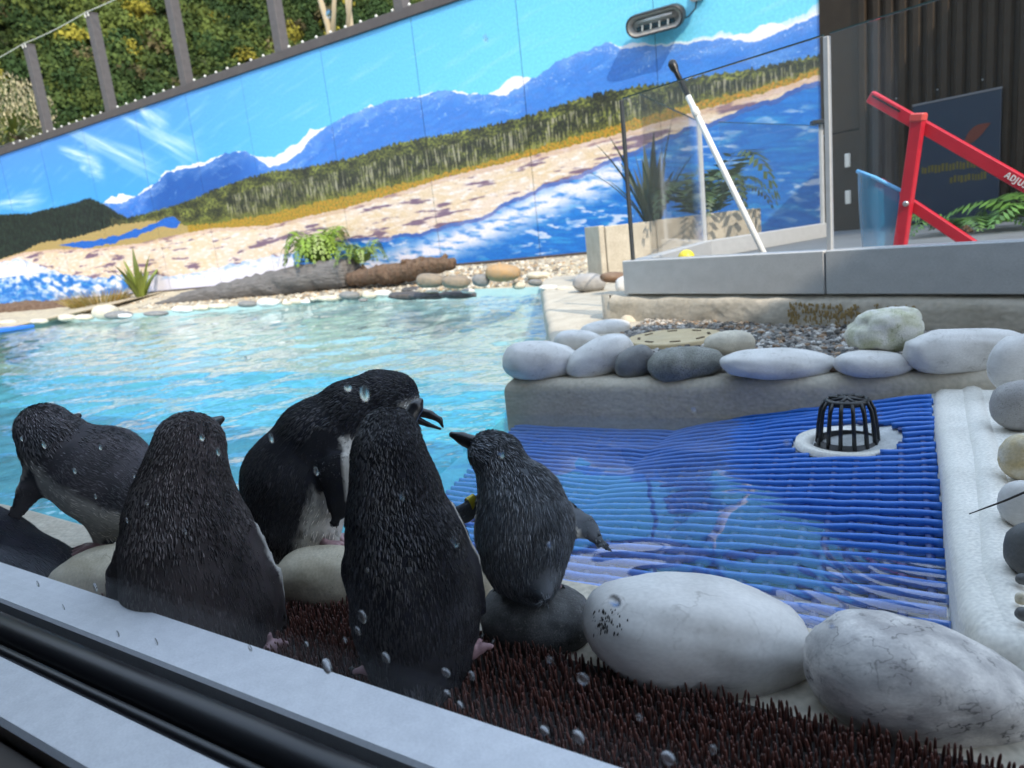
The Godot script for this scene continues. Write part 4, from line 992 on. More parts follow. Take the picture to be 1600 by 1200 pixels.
func mural() -> void:
	var o := thing("mural_wall", "long wall printed with a coast, forest and snowy mountains", "wall", W(MURAL_A, 10.0, 0.3))
	var pm := mat(Color.WHITE, 0.42)
	pm.albedo_texture = print_tex()
	var seams := [20.0, 18.0, 16.2, 14.5, 12.7, 11.15, 9.7, 7.9, 6.2, 4.6, 2.9, 1.0]
	var wn := noise(104, 0.6, 2)
	for i in seams.size() - 1:
		var s := newst()
		s.set_smooth_group(0)
		var b0: float = seams[i] - 0.003
		var b1: float = seams[i + 1] + 0.003
		var nx := 8
		var ny := 8
		var bow := rng.randf_range(-0.004, 0.004)
		var tilt := rng.randf_range(-0.003, 0.003)
		var pt := func(x: int, y: int) -> Vector3:
			var b := lerpf(b0, b1, x / float(nx))
			var v := lerpf(0.32, 3.545, y / float(ny))
			var off := bow * sin(PI * x / nx) + tilt * (x / float(nx) - 0.5) + 0.007 * wn.get_noise_2d(b * 1.4, v * 0.5)
			return W(MURAL_A - 0.012 + off, b, v) - o.position
		for x in nx:
			for y in ny:
				for e in [[0, 0], [0, 1], [1, 1], [0, 0], [1, 1], [1, 0]]:
					var xx: int = x + e[0]
					var yy: int = y + e[1]
					s.set_uv(Vector2((20.0 - lerpf(b0, b1, xx / float(nx))) / 19.0, (3.6 - lerpf(0.32, 3.545, yy / float(ny))) / 3.32))
					s.add_vertex(pt.call(xx, yy))
		obj("panel", s, pm, o)
	var bk := newst(false)
	add_box(bk, frame(DW, Vector3.UP, W(MURAL_A + 0.07, 10.2, 1.9) - o.position), Vector3(20.2, 3.2, 0.1))
	obj("backing_sheet", bk, M.brown_steel, o)
	var tr := newst(false)
	add_box(tr, frame(DW, Vector3.UP, W(MURAL_A + 0.02, 10.2, 3.61) - o.position), Vector3(20.3, 0.13, 0.14), 0.008)
	obj("top_rail", tr, M.brown_steel, o)
	for k in 2:
		var br := newst(false)
		add_box(br, frame(DW, Vector3.UP, W(MURAL_A - 0.015 - 0.03 * k, 10.2, 0.285 - 0.075 * k) - o.position), Vector3(20.2, 0.07, 0.06 + 0.03 * k), 0.004)
		obj("base_rail", br, M.brown_steel, o)
	var knob := SphereMesh.new()
	knob.radius = 0.02
	knob.height = 0.04
	knob.radial_segments = 8
	knob.rings = 5
	var b := 17.2
	while b > 5.3:
		var k := obj("stud", knob, M.knob, o)
		k.position = W(MURAL_A - 0.03, b, 3.69) - o.position
		b -= 0.29
	# steel posts above the wall
	var tops := []
	for i in 6:
		var pb: float = [15.82, 13.45, 11.1, 8.72, 6.35, 18.2][i]
		var p := thing("fence_post", "square grey-brown steel post rising above the mural wall", "post", W(MURAL_A + 0.03, pb, 3.66), "steel fence posts on top of the mural wall")
		var ps := newst(false)
		add_box(ps, frame(DW, Vector3.UP, Vector3(0, 0.83, 0)), Vector3(0.16, 1.7, 0.16), 0.006)
		obj("shaft", ps, M.post, p)
		var cp := newst(false)
		add_box(cp, frame(DW, Vector3.UP, Vector3(0, 1.69, 0)), Vector3(0.17, 0.02, 0.17), 0.004)
		obj("cap", cp, M.brown_steel, p)
		for k in 3:
			var cl := newst(false)
			add_box(cl, frame(DW, Vector3.UP, DW * (0.05 * (k - 1)) - NW * 0.09 + Vector3(0, 1.66, 0)), Vector3(0.022, 0.07, 0.02), 0.004)
			obj("clip", cl, M.knob if k != 1 else M.post, p)
	var wire := newst()
	for span in [[18.2, 15.82], [15.82, 13.45], [13.45, 11.1], [11.1, 8.72], [8.72, 6.35]]:
		var pts := []
		for i in 13:
			var t := i / 12.0
			pts.append(W(MURAL_A - 0.07, lerpf(span[0], span[1], t), 5.36 - 0.03 * sin(PI * t)))
		add_tube(wire, pts, 0.005, 5)
		for i in range(0, 40):
			var t := (i + 0.5) / 40.0
			var c := W(MURAL_A - 0.07, lerpf(span[0], span[1], t), 5.36 - 0.03 * sin(PI * t))
			add_tube(wire, [c + DW * 0.012, c - DW * 0.012], 0.009, 5)
	tag(obj("fence_wire", wire, mat(lin(0.55, 0.53, 0.46), 0.5)), "pale twisted wire strung between the tops of the fence posts", "wire")
	var beam := newst(false)
	add_box(beam, frame(DW, Vector3.UP, W(MURAL_A + 0.55, 19.0, 3.75)), Vector3(2.6, 0.22, 0.5), 0.01)
	tag(obj("steel_beam", beam, M.post), "dark steel beam end behind the far corner of the mural wall", "beam")
	floodlight()

func floodlight() -> void:
	var o := thing("floodlight", "oval grey wall lamp with slatted reflector on the printed sky", "lamp", W(MURAL_A - 0.2, 2.82, 2.66))
	# stadium outline in the (x along wall, y up) plane, z towards the pool
	var tilt := Basis(Vector3.RIGHT, 0.35)
	var fr := Basis(-DW, Vector3.UP, -NW) * tilt
	var ring := func(grow: float, z: float) -> Array:
		var q := []
		for k in 32:
			var a := TAU * k / 32.0
			var hx := 0.2 if cos(a) > 0.0 else -0.2
			q.append(fr * Vector3(hx + cos(a) * (0.115 + grow), sin(a) * (0.115 + grow), z))
		return q
	var hs := newst()
	var rings := [ring.call(-0.06, -0.12), ring.call(-0.01, -0.1), ring.call(0.0, -0.05), ring.call(0.0, 0.055), ring.call(-0.012, 0.065), ring.call(-0.02, 0.055), ring.call(-0.025, 0.0)]
	for i in rings.size() - 1:
		for k in 32:
			var n := (k + 1) % 32
			quad(hs, rings[i][k], rings[i][n], rings[i + 1][n], rings[i + 1][k])
	obj("housing", hs, mat(lin(0.03, 0.03, 0.032), 0.4), o)
	var inn := newst()
	var r0: Array = ring.call(-0.02, 0.05)
	var r1: Array = ring.call(-0.06, 0.0)
	for k in 32:
		var n := (k + 1) % 32
		quad(inn, r0[k], r0[n], r1[n], r1[k])
		tri(inn, fr * Vector3(0, 0, 0), r1[n], r1[k])
	obj("reflector", inn, mat(lin(0.5, 0.46, 0.42), 0.35), o)
	obj("tube_lamp", tube([fr * Vector3(-0.2, 0.035, 0.02), fr * Vector3(0.2, 0.035, 0.02)], 0.02, 10), M.steel, o)
	var tray := newst(false)
	add_box(tray, Transform3D(fr, fr * Vector3(0, -0.035, 0.012)), Vector3(0.42, 0.05, 0.012), 0.003)
	obj("led_tray", tray, M.black_plastic, o)
	for k in 4:
		var fin := newst(false)
		add_box(fin, Transform3D(fr * Basis(Vector3.BACK, -0.2), fr * Vector3(-0.14 + 0.095 * k, -0.035, 0.03)), Vector3(0.014, 0.06, 0.03), 0.003)
		obj("fin", fin, M.knob, o)
	var g := newst()
	var r2: Array = ring.call(-0.022, 0.05)
	for k in 32:
		tri(g, fr * Vector3(0, 0, 0.052), r2[(k + 1) % 32], r2[k])
	obj("lens", g, M.glass, o)
	var arm := newst()
	add_tube(arm, [fr * Vector3(0, 0, -0.11), NW * 0.19], 0.03, 10)
	obj("bracket", arm, mat(lin(0.03, 0.03, 0.032), 0.4), o)
	# sensor on its own wall plate, with the cable that feeds the lamp
	var s := thing("motion_sensor", "small cream sensor on a wall plate beside the oval lamp", "sensor", W(MURAL_A - 0.08, 2.4, 2.85))
	var pl := newst(false)
	add_box(pl, Transform3D(Basis(-DW, Vector3.UP, -NW), NW * 0.045 + Vector3(0, 0.02, 0)), Vector3(0.13, 0.16, 0.05), 0.01)
	obj("wall_plate", pl, M.knob, s)
	var hd := newst()
	add_tube(hd, [NW * 0.02, -NW * 0.06 + Vector3(0, -0.03, 0), -NW * 0.1 + Vector3(0, -0.05, 0), -NW * 0.105 + Vector3(0, -0.055, 0)], [0.045, 0.06, 0.055, 0.02], 14)
	obj("sensor_head", hd, M.knob, s)
	obj("sensor_slot", bar(-NW * 0.112 + DW * 0.03 + Vector3(0, -0.055, 0), -NW * 0.112 - DW * 0.03 + Vector3(0, -0.055, 0), 0.012, 0.02, Vector3.UP, 0.002), M.black_plastic, s)
	var cb := newst()
	add_tube(cb, [Vector3(0, -0.05, 0), DW * 0.02 + Vector3(0, -0.14, 0), DW * 0.1 + Vector3(0, -0.2, 0), DW * 0.2 + Vector3(0, -0.21, 0)], 0.008, 6)
	obj("cable", cb, M.rubber2, s)

# ------------------------------------------------------------------ shed, deck, balustrade
func shed() -> void:
	var o := thing("corrugated_shed", "dark brown corrugated steel building with a plain flat door panel", "building", SC + Vector3(0, 0.3, 0))
	var at := func(u: float, y: float, out_: float) -> Vector3:
		return SC + DR * u + NR * out_ + Vector3(0, y, 0) - o.position
	var body := newst(false)
	add_box(body, Transform3D(Basis(DR, Vector3.UP, NR), at.call(3.25, 1.7, -0.91)), Vector3(6.5, 3.0, 1.78))
	obj("wall_sheet", body, M.shed, o)
	var door := newst(false)
	add_box(door, Transform3D(Basis(DR, Vector3.UP, NR), at.call(0.21, 2.22, 0.012)), Vector3(0.4, 1.94, 0.03), 0.004)
	obj("upper_panel", door, M.shed, o)
	var dl := newst(false)
	add_box(dl, Transform3D(Basis(DR, Vector3.UP, NR), at.call(0.21, 0.755, 0.012)), Vector3(0.4, 0.96, 0.03), 0.004)
	obj("lower_panel", dl, M.shed, o)
	for y in [0.62, 0.97]:
		var h := newst(false)
		add_box(h, Transform3D(Basis(DR, Vector3.UP, NR), at.call(0.29, y, 0.04)), Vector3(0.05, 0.13, 0.03), 0.006)
		obj("handle", h, M.knob, o)
	var trim := newst(false)
	add_box(trim, Transform3D(Basis(DR, Vector3.UP, NR), at.call(0.44, 1.7, 0.02)), Vector3(0.06, 3.0, 0.05), 0.004)
	obj("corner_trim", trim, M.shed, o)
	for k in 34:
		var u := 0.56 + k * 0.118
		var s := newst(false)
		# trapezoid rib, 30 mm proud
		var prof := [[-0.042, 0.0], [-0.024, 0.03], [0.024, 0.03], [0.042, 0.0]]
		for i in 3:
			quad(s, at.call(u + prof[i][0], 0.28, prof[i][1] - 0.006), at.call(u + prof[i + 1][0], 0.28, prof[i + 1][1] - 0.006), at.call(u + prof[i + 1][0], 3.2, prof[i + 1][1] - 0.006), at.call(u + prof[i][0], 3.2, prof[i][1] - 0.006))
		obj("rib", s, M.shed, o)
		if k % 3 == 1:
			for y in [1.45, 2.3]:
				var sc := SphereMesh.new()
				sc.radius = 0.008
				sc.height = 0.016
				sc.radial_segments = 6
				sc.rings = 3
				var m := obj("screw", sc, M.steel, o)
				m.position = at.call(u + 0.059, y, 0.002)
	var ef := newst(false)
	add_box(ef, Transform3D(Basis(DR, Vector3.UP, NR), at.call(3.25, 3.24, -0.92)), Vector3(6.5, 0.06, 1.86), 0.01)
	obj("roof", ef, M.brown_steel, o)
	# awning out of view along the shed, added to cast the diagonal wall shadow
	var aw := newst(false)
	add_box(aw, Transform3D(Basis(DR, Vector3.UP, NR), at.call(4.4, 3.1, 0.62)), Vector3(4.2, 0.06, 1.2), 0.006)
	obj("added_awning", aw, M.brown_steel, o)
	# board on the corrugated wall
	var sg := thing("information_board", "dark navy board with yellow lettering too dim to read", "sign", SC + DR * 1.26 + Vector3(0, 0.32, 0))
	var bd := newst(false)
	add_box(bd, Transform3D(Basis(DR, Vector3.UP, NR), NR * 0.05 + Vector3(0, 0.52, 0)), Vector3(0.7, 1.04, 0.02), 0.003)
	obj("board", bd, mat(lin(0.012, 0.025, 0.05), 0.35), sg)
	var edge := newst(false)
	add_box(edge, Transform3D(Basis(DR, Vector3.UP, NR), NR * 0.058 + Vector3(0, 1.03, 0)), Vector3(0.71, 0.016, 0.016), 0.002)
	obj("top_edge", edge, mat(lin(0.15, 0.15, 0.16), 0.4), sg)
	rng.seed = 77
	for row in 2:
		var x := -0.26 if row == 0 else -0.02
		while x < (0.2 if row == 0 else 0.27):
			var wd := rng.randf_range(0.012, 0.022)
			var ch := newst(false)
			add_box(ch, Transform3D(Basis(DR, Vector3.UP, NR), DR * x + NR * 0.0615 + Vector3(0, 0.46 - 0.11 * row + 0.006 * sin(x * 60.0), 0)), Vector3(wd, rng.randf_range(0.05, 0.07), 0.003))
			obj("print_mark", ch, mat(lin(0.11, 0.09, 0.01), 0.5), sg)
			x += wd + 0.01
	var leaf := newst()
	for k in 9:
		var t0 := k / 9.0
		var t1 := (k + 1) / 9.0
		var f := func(t: float, e: float) -> Vector3:
			return DR * (0.08 + 0.2 * t) + NR * 0.0625 + Vector3(0, 0.66 + 0.11 * t + e * 0.06 * sin(PI * pow(t, 0.7)), 0)
		quad(leaf, f.call(t0, 1.0), f.call(t1, 1.0), f.call(t1, -1.0), f.call(t0, -1.0))
	obj("print_shape", leaf, mat(lin(0.12, 0.02, 0.008), 0.5), sg)

func deck() -> void:
	var e := SC + DR * 5.5
	var c0 := RC - NR * 0.1
	struct("deck", slab([p2(c0 + Vector3(0.06, 0, -0.12)), Vector2(0.86, -3.95), Vector2(1.56, -5.15), Vector2(2.95, -6.36), p2(SC + DR * 0.1), p2(e), p2(RC + DR * 4.4 - NR * 0.1)], 0.1, 0.3, 0.0), M.deck)
	# low plaster wall
	var o := thing("plaster_wall", "low cream plaster wall with rough face and brown stain under the glass", "wall", RC + Vector3(0, 0.1, 0))
	var s := newst()
	var nz := noise(111, 2.4, 3)
	var prof := [[0.0, 0.0], [0.005, 0.06], [0.0, 0.1], [-0.004, 0.122], [-0.02, 0.142], [-0.045, 0.15], [-0.3, 0.152]]
	var n := 70
	for i in n:
		for k in prof.size() - 1:
			var q := []
			for c in [[0, 0], [1, 0], [1, 1], [0, 1]]:
				var u: float = -0.12 + 4.6 * (i + c[0]) / n
				var pr: Array = prof[k + c[1]]
				var p: Vector3 = DR * u + NR * (0.02 + pr[0]) + Vector3(0, pr[1], 0)
				p += NR * 0.012 * nz.get_noise_2d(u * 1.5, pr[1] * 4.0) + Vector3(0, 0.006 * nz.get_noise_2d(u + 9.0, 3.0), 0)
				q.append(p)
			quad(s, q[0], q[1], q[2], q[3])
	# rounded end
	for i in 8:
		var a0 := PI * 0.5 * i / 8.0
		var a1 := PI * 0.5 * (i + 1) / 8.0
		var c := DR * -0.12 - NR * 0.14
		var p0 := c + NR * 0.16 * cos(a0) - DR * 0.16 * sin(a0)
		var p1 := c + NR * 0.16 * cos(a1) - DR * 0.16 * sin(a1)
		quad(s, p0, p1, p1 + Vector3(0, 0.15, 0), p0 + Vector3(0, 0.15, 0))
		tri(s, c + Vector3(0, 0.151, 0), p0 + Vector3(0, 0.15, 0), p1 + Vector3(0, 0.15, 0))
	obj("face", s, M.plaster, o)
	# brown run-off stain: thin crusts of deposit on the face
	rng.seed = 31
	var stain := newst()
	for k in 420:
		var u := 0.92 + 0.3 * pow(rng.randf(), 1.2)
		if rng.randf() < 0.3:
			u = [1.28, 1.31, 1.345, 1.38, 1.405][rng.randi() % 5] + rng.randfn() * 0.003
		var y := rng.randf_range(0.012, 0.118)
		var wd := rng.randf_range(0.002, 0.007) if u < 1.24 else 0.003
		var hh := wd * rng.randf_range(0.8, 2.5)
		var cpt := DR * u + NR * (0.0262 + 0.012 * nz.get_noise_2d(u * 1.5, y * 4.0)) + Vector3(0, y, 0)
		for m in 5:
			var a := TAU * m / 5
			var b := TAU * (m + 1) / 5
			tri(stain, cpt + NR * 0.0012, cpt + DR * cos(a) * wd + Vector3(0, sin(a) * hh, 0) - NR * 0.002, cpt + DR * cos(b) * wd + Vector3(0, sin(b) * hh, 0) - NR * 0.002)
	obj("stain", stain, mat(lin(0.34, 0.24, 0.1), 0.85), o)
	balustrade()

func glass_run(o: Node3D, a: Vector3, b: Vector3, y0: float, y1: float, out_: Vector3) -> void:
	var s := newst(false)
	add_box(s, frame(b - a, Vector3.UP, (a + b) / 2.0 + Vector3(0, (y0 + y1) / 2.0, 0) - o.position), Vector3((b - a).length(), y1 - y0, 0.008))
	obj("glass_pane", s, M.glass, o)
	var e := newst(false)
	add_box(e, frame(b - a, Vector3.UP, (a + b) / 2.0 + Vector3(0, y1 + 0.003, 0) - o.position), Vector3((b - a).length(), 0.005, 0.009))
	obj("pane_edge", e, M.glass_edge, o)

func balustrade() -> void:
	var o := thing("glass_balustrade", "clear glass balustrade in a grey aluminium base rail on the plaster wall", "balustrade", RC + Vector3(0, 0.25, 0))
	for seg in [[-0.02, 1.068], [1.074, 2.9], [2.906, 4.3]]:
		var s := newst(false)
		add_box(s, Transform3D(Basis(DR, Vector3.UP, NR), DR * (seg[0] + seg[1]) / 2.0 - NR * 0.035 + Vector3(0, 0.087, 0)), Vector3(seg[1] - seg[0], 0.166, 0.09), 0.004)
		obj("base_rail", s, M.alu, o)
	for seg in [[0.03, 1.06], [1.085, 2.88], [2.92, 4.25]]:
		glass_run(o, RC + DR * seg[0] - NR * 0.03, RC + DR * seg[1] - NR * 0.03, 0.42, 1.185, NR)
	for u in [0.02, 1.072]:
		obj("post", bar(DR * u - NR * 0.03 + Vector3(0, 0.168, 0), DR * u - NR * 0.03 + Vector3(0, 0.93, 0), 0.014 if u < 0.5 else 0.02, 0.02, NR, 0.002), M.alu if u > 0.5 else mat(lin(0.05, 0.055, 0.06), 0.4), o)
	var side := thing("side_balustrade", "second glass balustrade running back along the deck edge to the mural", "balustrade", Vector3(1.5, 0.25, -5.2))
	var c := [RC - NR * 0.09 + DR * 0.0, Vector3(1.5, 0, -5.2), Vector3(2.9, 0, -6.4)]
	for i in 2:
		var a: Vector3 = c[i]
		var b: Vector3 = c[i + 1]
		var s := newst(false)
		add_box(s, frame(b - a, Vector3.UP, (a + b) / 2.0 + Vector3(0, 0.335, 0) - side.position), Vector3((b - a).length() - 0.01, 0.165, 0.09), 0.004)
		obj("base_rail", s, M.alu, side)
		glass_run(side, a + (b - a).normalized() * 0.25, b, 0.42, 1.24, NR)
		obj("post", bar(b + Vector3(0, 0.4, 0) - side.position, b + Vector3(0, 1.26, 0) - side.position, 0.03, 0.03, b - a, 0.003), M.alu, side)
	var cap := newst(false)
	add_box(cap, frame(Vector3(1, 0, 0.2), Vector3.UP, Vector3(2.88, 1.275, -6.39) - side.position), Vector3(0.13, 0.035, 0.1), 0.005)
	obj("post_cap", cap, M.black_plastic, side)

func deck_things() -> void:
	# cream planter box
	var p := thing("planter_box", "tall cream planter box with a raised rim beside the mural", "planter", Vector3(1.6, 0.12, -6.6))
	var dx := Vector3(0.99, 0, -0.12).normalized()
	var dz := dx.cross(Vector3.UP)
	for q in [[-0.72, 0.0, 0.05, 0.5], [0.72, 0.0, 0.05, 0.5]]:
		var s := newst(false)
		add_box(s, Transform3D(Basis(dx, Vector3.UP, dz), dx * q[0] + Vector3(0, 0.245, 0)), Vector3(q[2], 0.49, q[3]), 0.006)
		obj("end_board", s, M.cream, p)
	for sg in [-1.0, 1.0]:
		for k in 3:
			var s := newst(false)
			add_box(s, Transform3D(Basis(dx, Vector3.UP, dz), dx * (-0.46 + 0.46 * k) + dz * sg * 0.235 + Vector3(0, 0.25, 0)), Vector3(0.455, 0.46 + 0.012 * k, 0.04), 0.006)
			obj("side_board", s, M.cream, p)
	var soil := newst(false)
	add_box(soil, Transform3D(Basis(dx, Vector3.UP, dz), Vector3(0, 0.38, 0)), Vector3(1.38, 0.05, 0.42))
	obj("soil", soil, M.earth, p)
	flax("flax_plant", "upright brown-green flax growing in the cream planter box", Vector3(1.42, 0.48, -6.5), 20, 1.0, 0.35, Color(0.05, 0.06, 0.025), 61)
	fern("tree_fern", "dark arching fern growing in the cream planter behind the glass", Vector3(1.92, 0.52, -6.62), 13, 0.8, Color(0.045, 0.075, 0.018), 62, 1.3)
	# pool pole
	var pole := thing("pool_pole", "white telescopic pole with black grip leaning inside the glass", "pole", Vector3(1.225, 0.3, -3.19))
	var a := Vector3(1.225, 0.3, -3.19)
	var b := Vector3(0.93, 1.326, -3.619)
	var d := (b - a).normalized()
	var l := (b - a).length()
	obj("shaft", tube([Vector3.ZERO, d * (l - 0.19)], 0.0135, 12), M.white_paint, pole)
	obj("collar", tube([d * (l - 0.3), d * (l - 0.26)], 0.018, 12), M.white_paint, pole)
	obj("grip", tube([d * (l - 0.19), d * (l - 0.05), d * (l - 0.03), d * l, d * (l + 0.012)], [0.0125, 0.0125, 0.02, 0.021, 0.012], 12), M.black_plastic, pole)
	var ball := SphereMesh.new()
	ball.radius = 0.042
	ball.height = 0.084
	var bl := thing("yellow_ball", "small yellow plastic ball behind the glass base rail", "ball", Vector3(0.945, 0.3, -3.62))
	var bo := obj("shell", ball, M.yellow, bl)
	bo.position = Vector3(0, 0.1, 0)
	obj("seam", tube([Vector3(0.042, 0.1, 0), Vector3(0.03, 0.1, 0.03), Vector3(0, 0.1, 0.0425), Vector3(-0.03, 0.1, 0.03), Vector3(-0.042, 0.1, 0)], 0.002, 5), M.yellow, bl)
	obj("stand", tube([Vector3(0, 0, 0), Vector3(0, 0.06, 0)], [0.03, 0.02], 12), M.yellow, bl)
	# red frame
	var r := thing("red_steel_frame", "red steel folding frame with white lettering on its sloping arm", "frame", Vector3(1.78, 0.3, -3.17))
	var o := r.position
	var arm_a := Vector3(1.707, 1.03, -3.28)
	var arm_b := Vector3(2.044, 0.585, -2.789)
	arm_b += (arm_b - arm_a) * 0.35
	obj("arm", bar(arm_a - o, arm_b - o, 0.03, 0.05, NR.cross(arm_b - arm_a).normalized(), 0.004), M.red, r)
	obj("slot", bar(arm_a.lerp(arm_b, 0.02) - o + Vector3(0, 0.012, 0) + NR * 0.0165, arm_a.lerp(arm_b, 0.17) - o + Vector3(0, 0.012, 0) + NR * 0.0165, 0.002, 0.008, NR.cross(arm_b - arm_a).normalized(), 0.0), M.black_plastic, r)
	var la := Vector3(1.832, 0.9, -3.098) + NR * 0.034
	var lb := Vector3(1.785, 0.3, -3.168) + NR * 0.034
	obj("leg", bar(la - o, lb - o, 0.034, 0.05, NR.cross(lb - la).normalized(), 0.004), M.red, r)
	var cap := newst(false)
	add_box(cap, frame(la - lb, NR, la - o), Vector3(0.035, 0.045, 0.056), 0.006)
	obj("leg_cap", cap, mat(lin(0.62, 0.08, 0.07), 0.4), r)
	var da := Vector3(1.725, 0.66, -3.254) - NR * 0.002
	var db := Vector3(1.99, 0.3, -2.87) - NR * 0.002
	obj("brace", bar(da - o, db - o, 0.026, 0.045, NR.cross(db - da).normalized(), 0.004), M.red, r)
	var bolt := newst()
	var bp := Vector3(1.81, 0.555, -3.131) - o + NR * 0.05
	add_tube(bolt, [bp, bp + NR * 0.012, bp + NR * 0.016], [0.012, 0.012, 0.006], 12)
	obj("bolt", bolt, M.steel, r)
	var tm := TextMesh.new()
	tm.text = "ADJUST"
	var font := SystemFont.new()
	font.font_names = PackedStringArray(["Droid Sans"])
	font.font_weight = 700
	font.font_italic = true
	tm.font = font
	tm.font_size = 32
	tm.pixel_size = 0.00098
	tm.depth = 0.002
	var txt := obj("lettering", tm, M.white_paint, r)
	var ax := (arm_b - arm_a).normalized()
	var zz := NR
	var yy := zz.cross(ax).normalized()
	zz = ax.cross(yy)
	txt.transform = Transform3D(Basis(ax, yy, zz), Vector3(2.037, 0.596, -2.8) - o + NR * 0.0165)
	# blue scoop net
	var n := thing("scoop_net", "translucent blue pool scoop leaning on the red frame", "net", Vector3(1.74, 0.3, -3.26))
	var bag := newst()
	var o2 := n.position
	var corner := [Vector3(1.672, 0.72, -3.33), Vector3(1.795, 0.6, -3.16), Vector3(1.765, 0.3, -3.2), Vector3(1.69, 0.3, -3.31)]
	for i in 10:
		for k in 10:
			var q := []
			for e in [[0, 0], [1, 0], [1, 1], [0, 1]]:
				var u: float = (i + e[0]) / 10.0
				var v: float = (k + e[1]) / 10.0
				var pp: Vector3 = (corner[0] as Vector3).lerp(corner[1], u).lerp((corner[3] as Vector3).lerp(corner[2], u), v)
				pp += NR * (0.05 * sin(PI * u) + 0.012 * sin(u * 7.0 + v * 3.0)) + Vector3(0, 0.02 * sin(PI * u) * (1.0 - v), 0)
				q.append(pp - o2)
			quad(bag, q[0], q[1], q[2], q[3])
	var bm := pane(lin(0.05, 0.3, 0.55), 0.55, 0.2)
	obj("scoop_sheet", bag, bm, n)
	obj("scoop_rim", tube([corner[0] - o2, (corner[0] as Vector3).lerp(corner[1], 0.5) + NR * 0.05 + Vector3(0, 0.02, 0) - o2, corner[1] - o2, (corner[1] as Vector3).lerp(corner[2], 0.15) + NR * 0.02 - o2, (corner[1] as Vector3).lerp(corner[2], 0.55) - o2, corner[2] - o2], 0.009, 8), mat(lin(0.12, 0.4, 0.72), 0.4), n)
	fern("deck_fern", "bright green fern between the red frame and the dark shed", Vector3(3.1, 0.3, -4.75), 9, 0.62, Color(0.07, 0.15, 0.03), 63, 0.6)
	fern("deck_fern", "long-fronded green fern in front of the dark corrugated wall", Vector3(3.55, 0.3, -4.4), 11, 0.8, Color(0.08, 0.17, 0.03), 64, 0.7)
	# round lid in the gravel
	var lid := thing("access_lid", "round tan plastic lid with slots set in the gravel", "lid", Vector3(0.655, 0.132, -2.77))
	var ls := newst()
	add_lathe(ls, Vector3.ZERO, [[0.185, -0.01], [0.185, 0.012], [0.18, 0.017], [0.172, 0.018], [0.168, 0.0155], [0.1, 0.0165], [0.097, 0.019], [0.0, 0.02]], 48)
	obj("disc", ls, M.tan, lid)
	for k in 8:
		var a8 := TAU * k / 8.0 + 0.2
		var dd := Vector3(cos(a8), 0, sin(a8))
		var tt := Vector3(-sin(a8), 0, cos(a8))
		var sl := newst(false)
		add_box(sl, Transform3D(Basis(tt, Vector3.UP, dd), dd * 0.135 + Vector3(0, 0.0165, 0)), Vector3(0.04, 0.006, 0.011), 0.001)
		obj("slot", sl, mat(lin(0.09, 0.06, 0.03), 0.8), lid)
	var tw := thing("twig", "thin dark bent twig reaching over the moulded white ledge", "twig", Vector3(0.78, 0.1, -1.0))
	obj("stem", tube([Vector3(-0.091, 0.0, -0.032), Vector3(-0.06, 0.03, 0.0), Vector3(-0.02, 0.065, 0.03), Vector3(0.03, 0.105, 0.055)], [0.0008, 0.0016, 0.002, 0.0024], 6), mat(lin(0.02, 0.015, 0.01), 0.6), tw)
	obj("side_shoot", tube([Vector3(-0.02, 0.065, 0.03), Vector3(0.0, 0.09, 0.025)], [0.0014, 0.0006], 5), mat(lin(0.02, 0.015, 0.01), 0.6), tw)
	var bmx := newst(false)
	add_box(bmx, frame(DW, Vector3.UP, W(5.2, 12.75, 0.04)), Vector3(0.7, 0.05, 0.5), 0.01)
	tag(obj("blue_pad", bmx, M.blue), "blue rubber pad lying on the far edge of the pool", "mat")

# ------------------------------------------------------------------ plants, stones, wood
func ctri(s: SurfaceTool, c: Color, a: Vector3, b: Vector3, d: Vector3) -> void:
	s.set_color(c)
	s.add_vertex(a)
	s.set_color(c)
	s.add_vertex(b)
	s.set_color(c)
	s.add_vertex(d)

func frond(s: SurfaceTool, dir: Vector3, length: float, rise: float, col: Color, n := 22) -> void:
	var side := dir.cross(Vector3.UP).normalized()
	var pts := []
	for i in n + 1:
		var t := i / float(n)
		pts.append(dir * length * (t * 0.9) + Vector3(0, length * (rise * t - 0.95 * rise * t * t * t), 0) + side * 0.04 * length * sin(t * 3.0))
	for i in n:
		var a: Vector3 = pts[i]
		var b: Vector3 = pts[i + 1]
		var w := 0.008 * length * (1.2 - i / float(n))
		ctri(s, col * 0.7, a + side * w, a - side * w, b)
		if i < 3:
			continue
		var t := i / float(n)
		var l := length * 0.26 * sin(PI * pow(t, 0.65)) + 0.01
		var fw := (b - a).normalized()
		for sg in [-1.0, 1.0]:
			var tip: Vector3 = a + side * sg * l + fw * l * 0.5 - Vector3(0, l * rng.randf_range(0.1, 0.4), 0)
			var mid: Vector3 = a.lerp(tip, 0.5)
			var c := col * rng.randf_range(0.7, 1.4)
			var hw: Vector3 = fw * (b - a).length() * 0.42
			ctri(s, c, a, mid + hw, mid - hw)
			ctri(s, c, mid + hw, tip, mid - hw)

func fern(called: String, label: String, at: Vector3, fronds: int, size: float, col: Color, seed_: int, rise := 0.7, group := "") -> void:
	var o := thing(called, label, "fern", at, group)
	rng.seed = seed_
	for k in fronds:
		var a := TAU * (k + rng.randf_range(-0.3, 0.3)) / fronds
		var s := newst(false)
		frond(s, Vector3(cos(a), 0, sin(a)), size * rng.randf_range(0.75, 1.15), rise * rng.randf_range(0.7, 1.4), col * rng.randf_range(0.8, 1.25))
		obj("frond", s, M.leaf, o)
	obj("crown_base", tube([Vector3(0, -0.12, 0), Vector3(0, 0.0, 0), Vector3(0, 0.05, 0)], [size * 0.1, size * 0.09, 0.01], 8), M.bark, o)

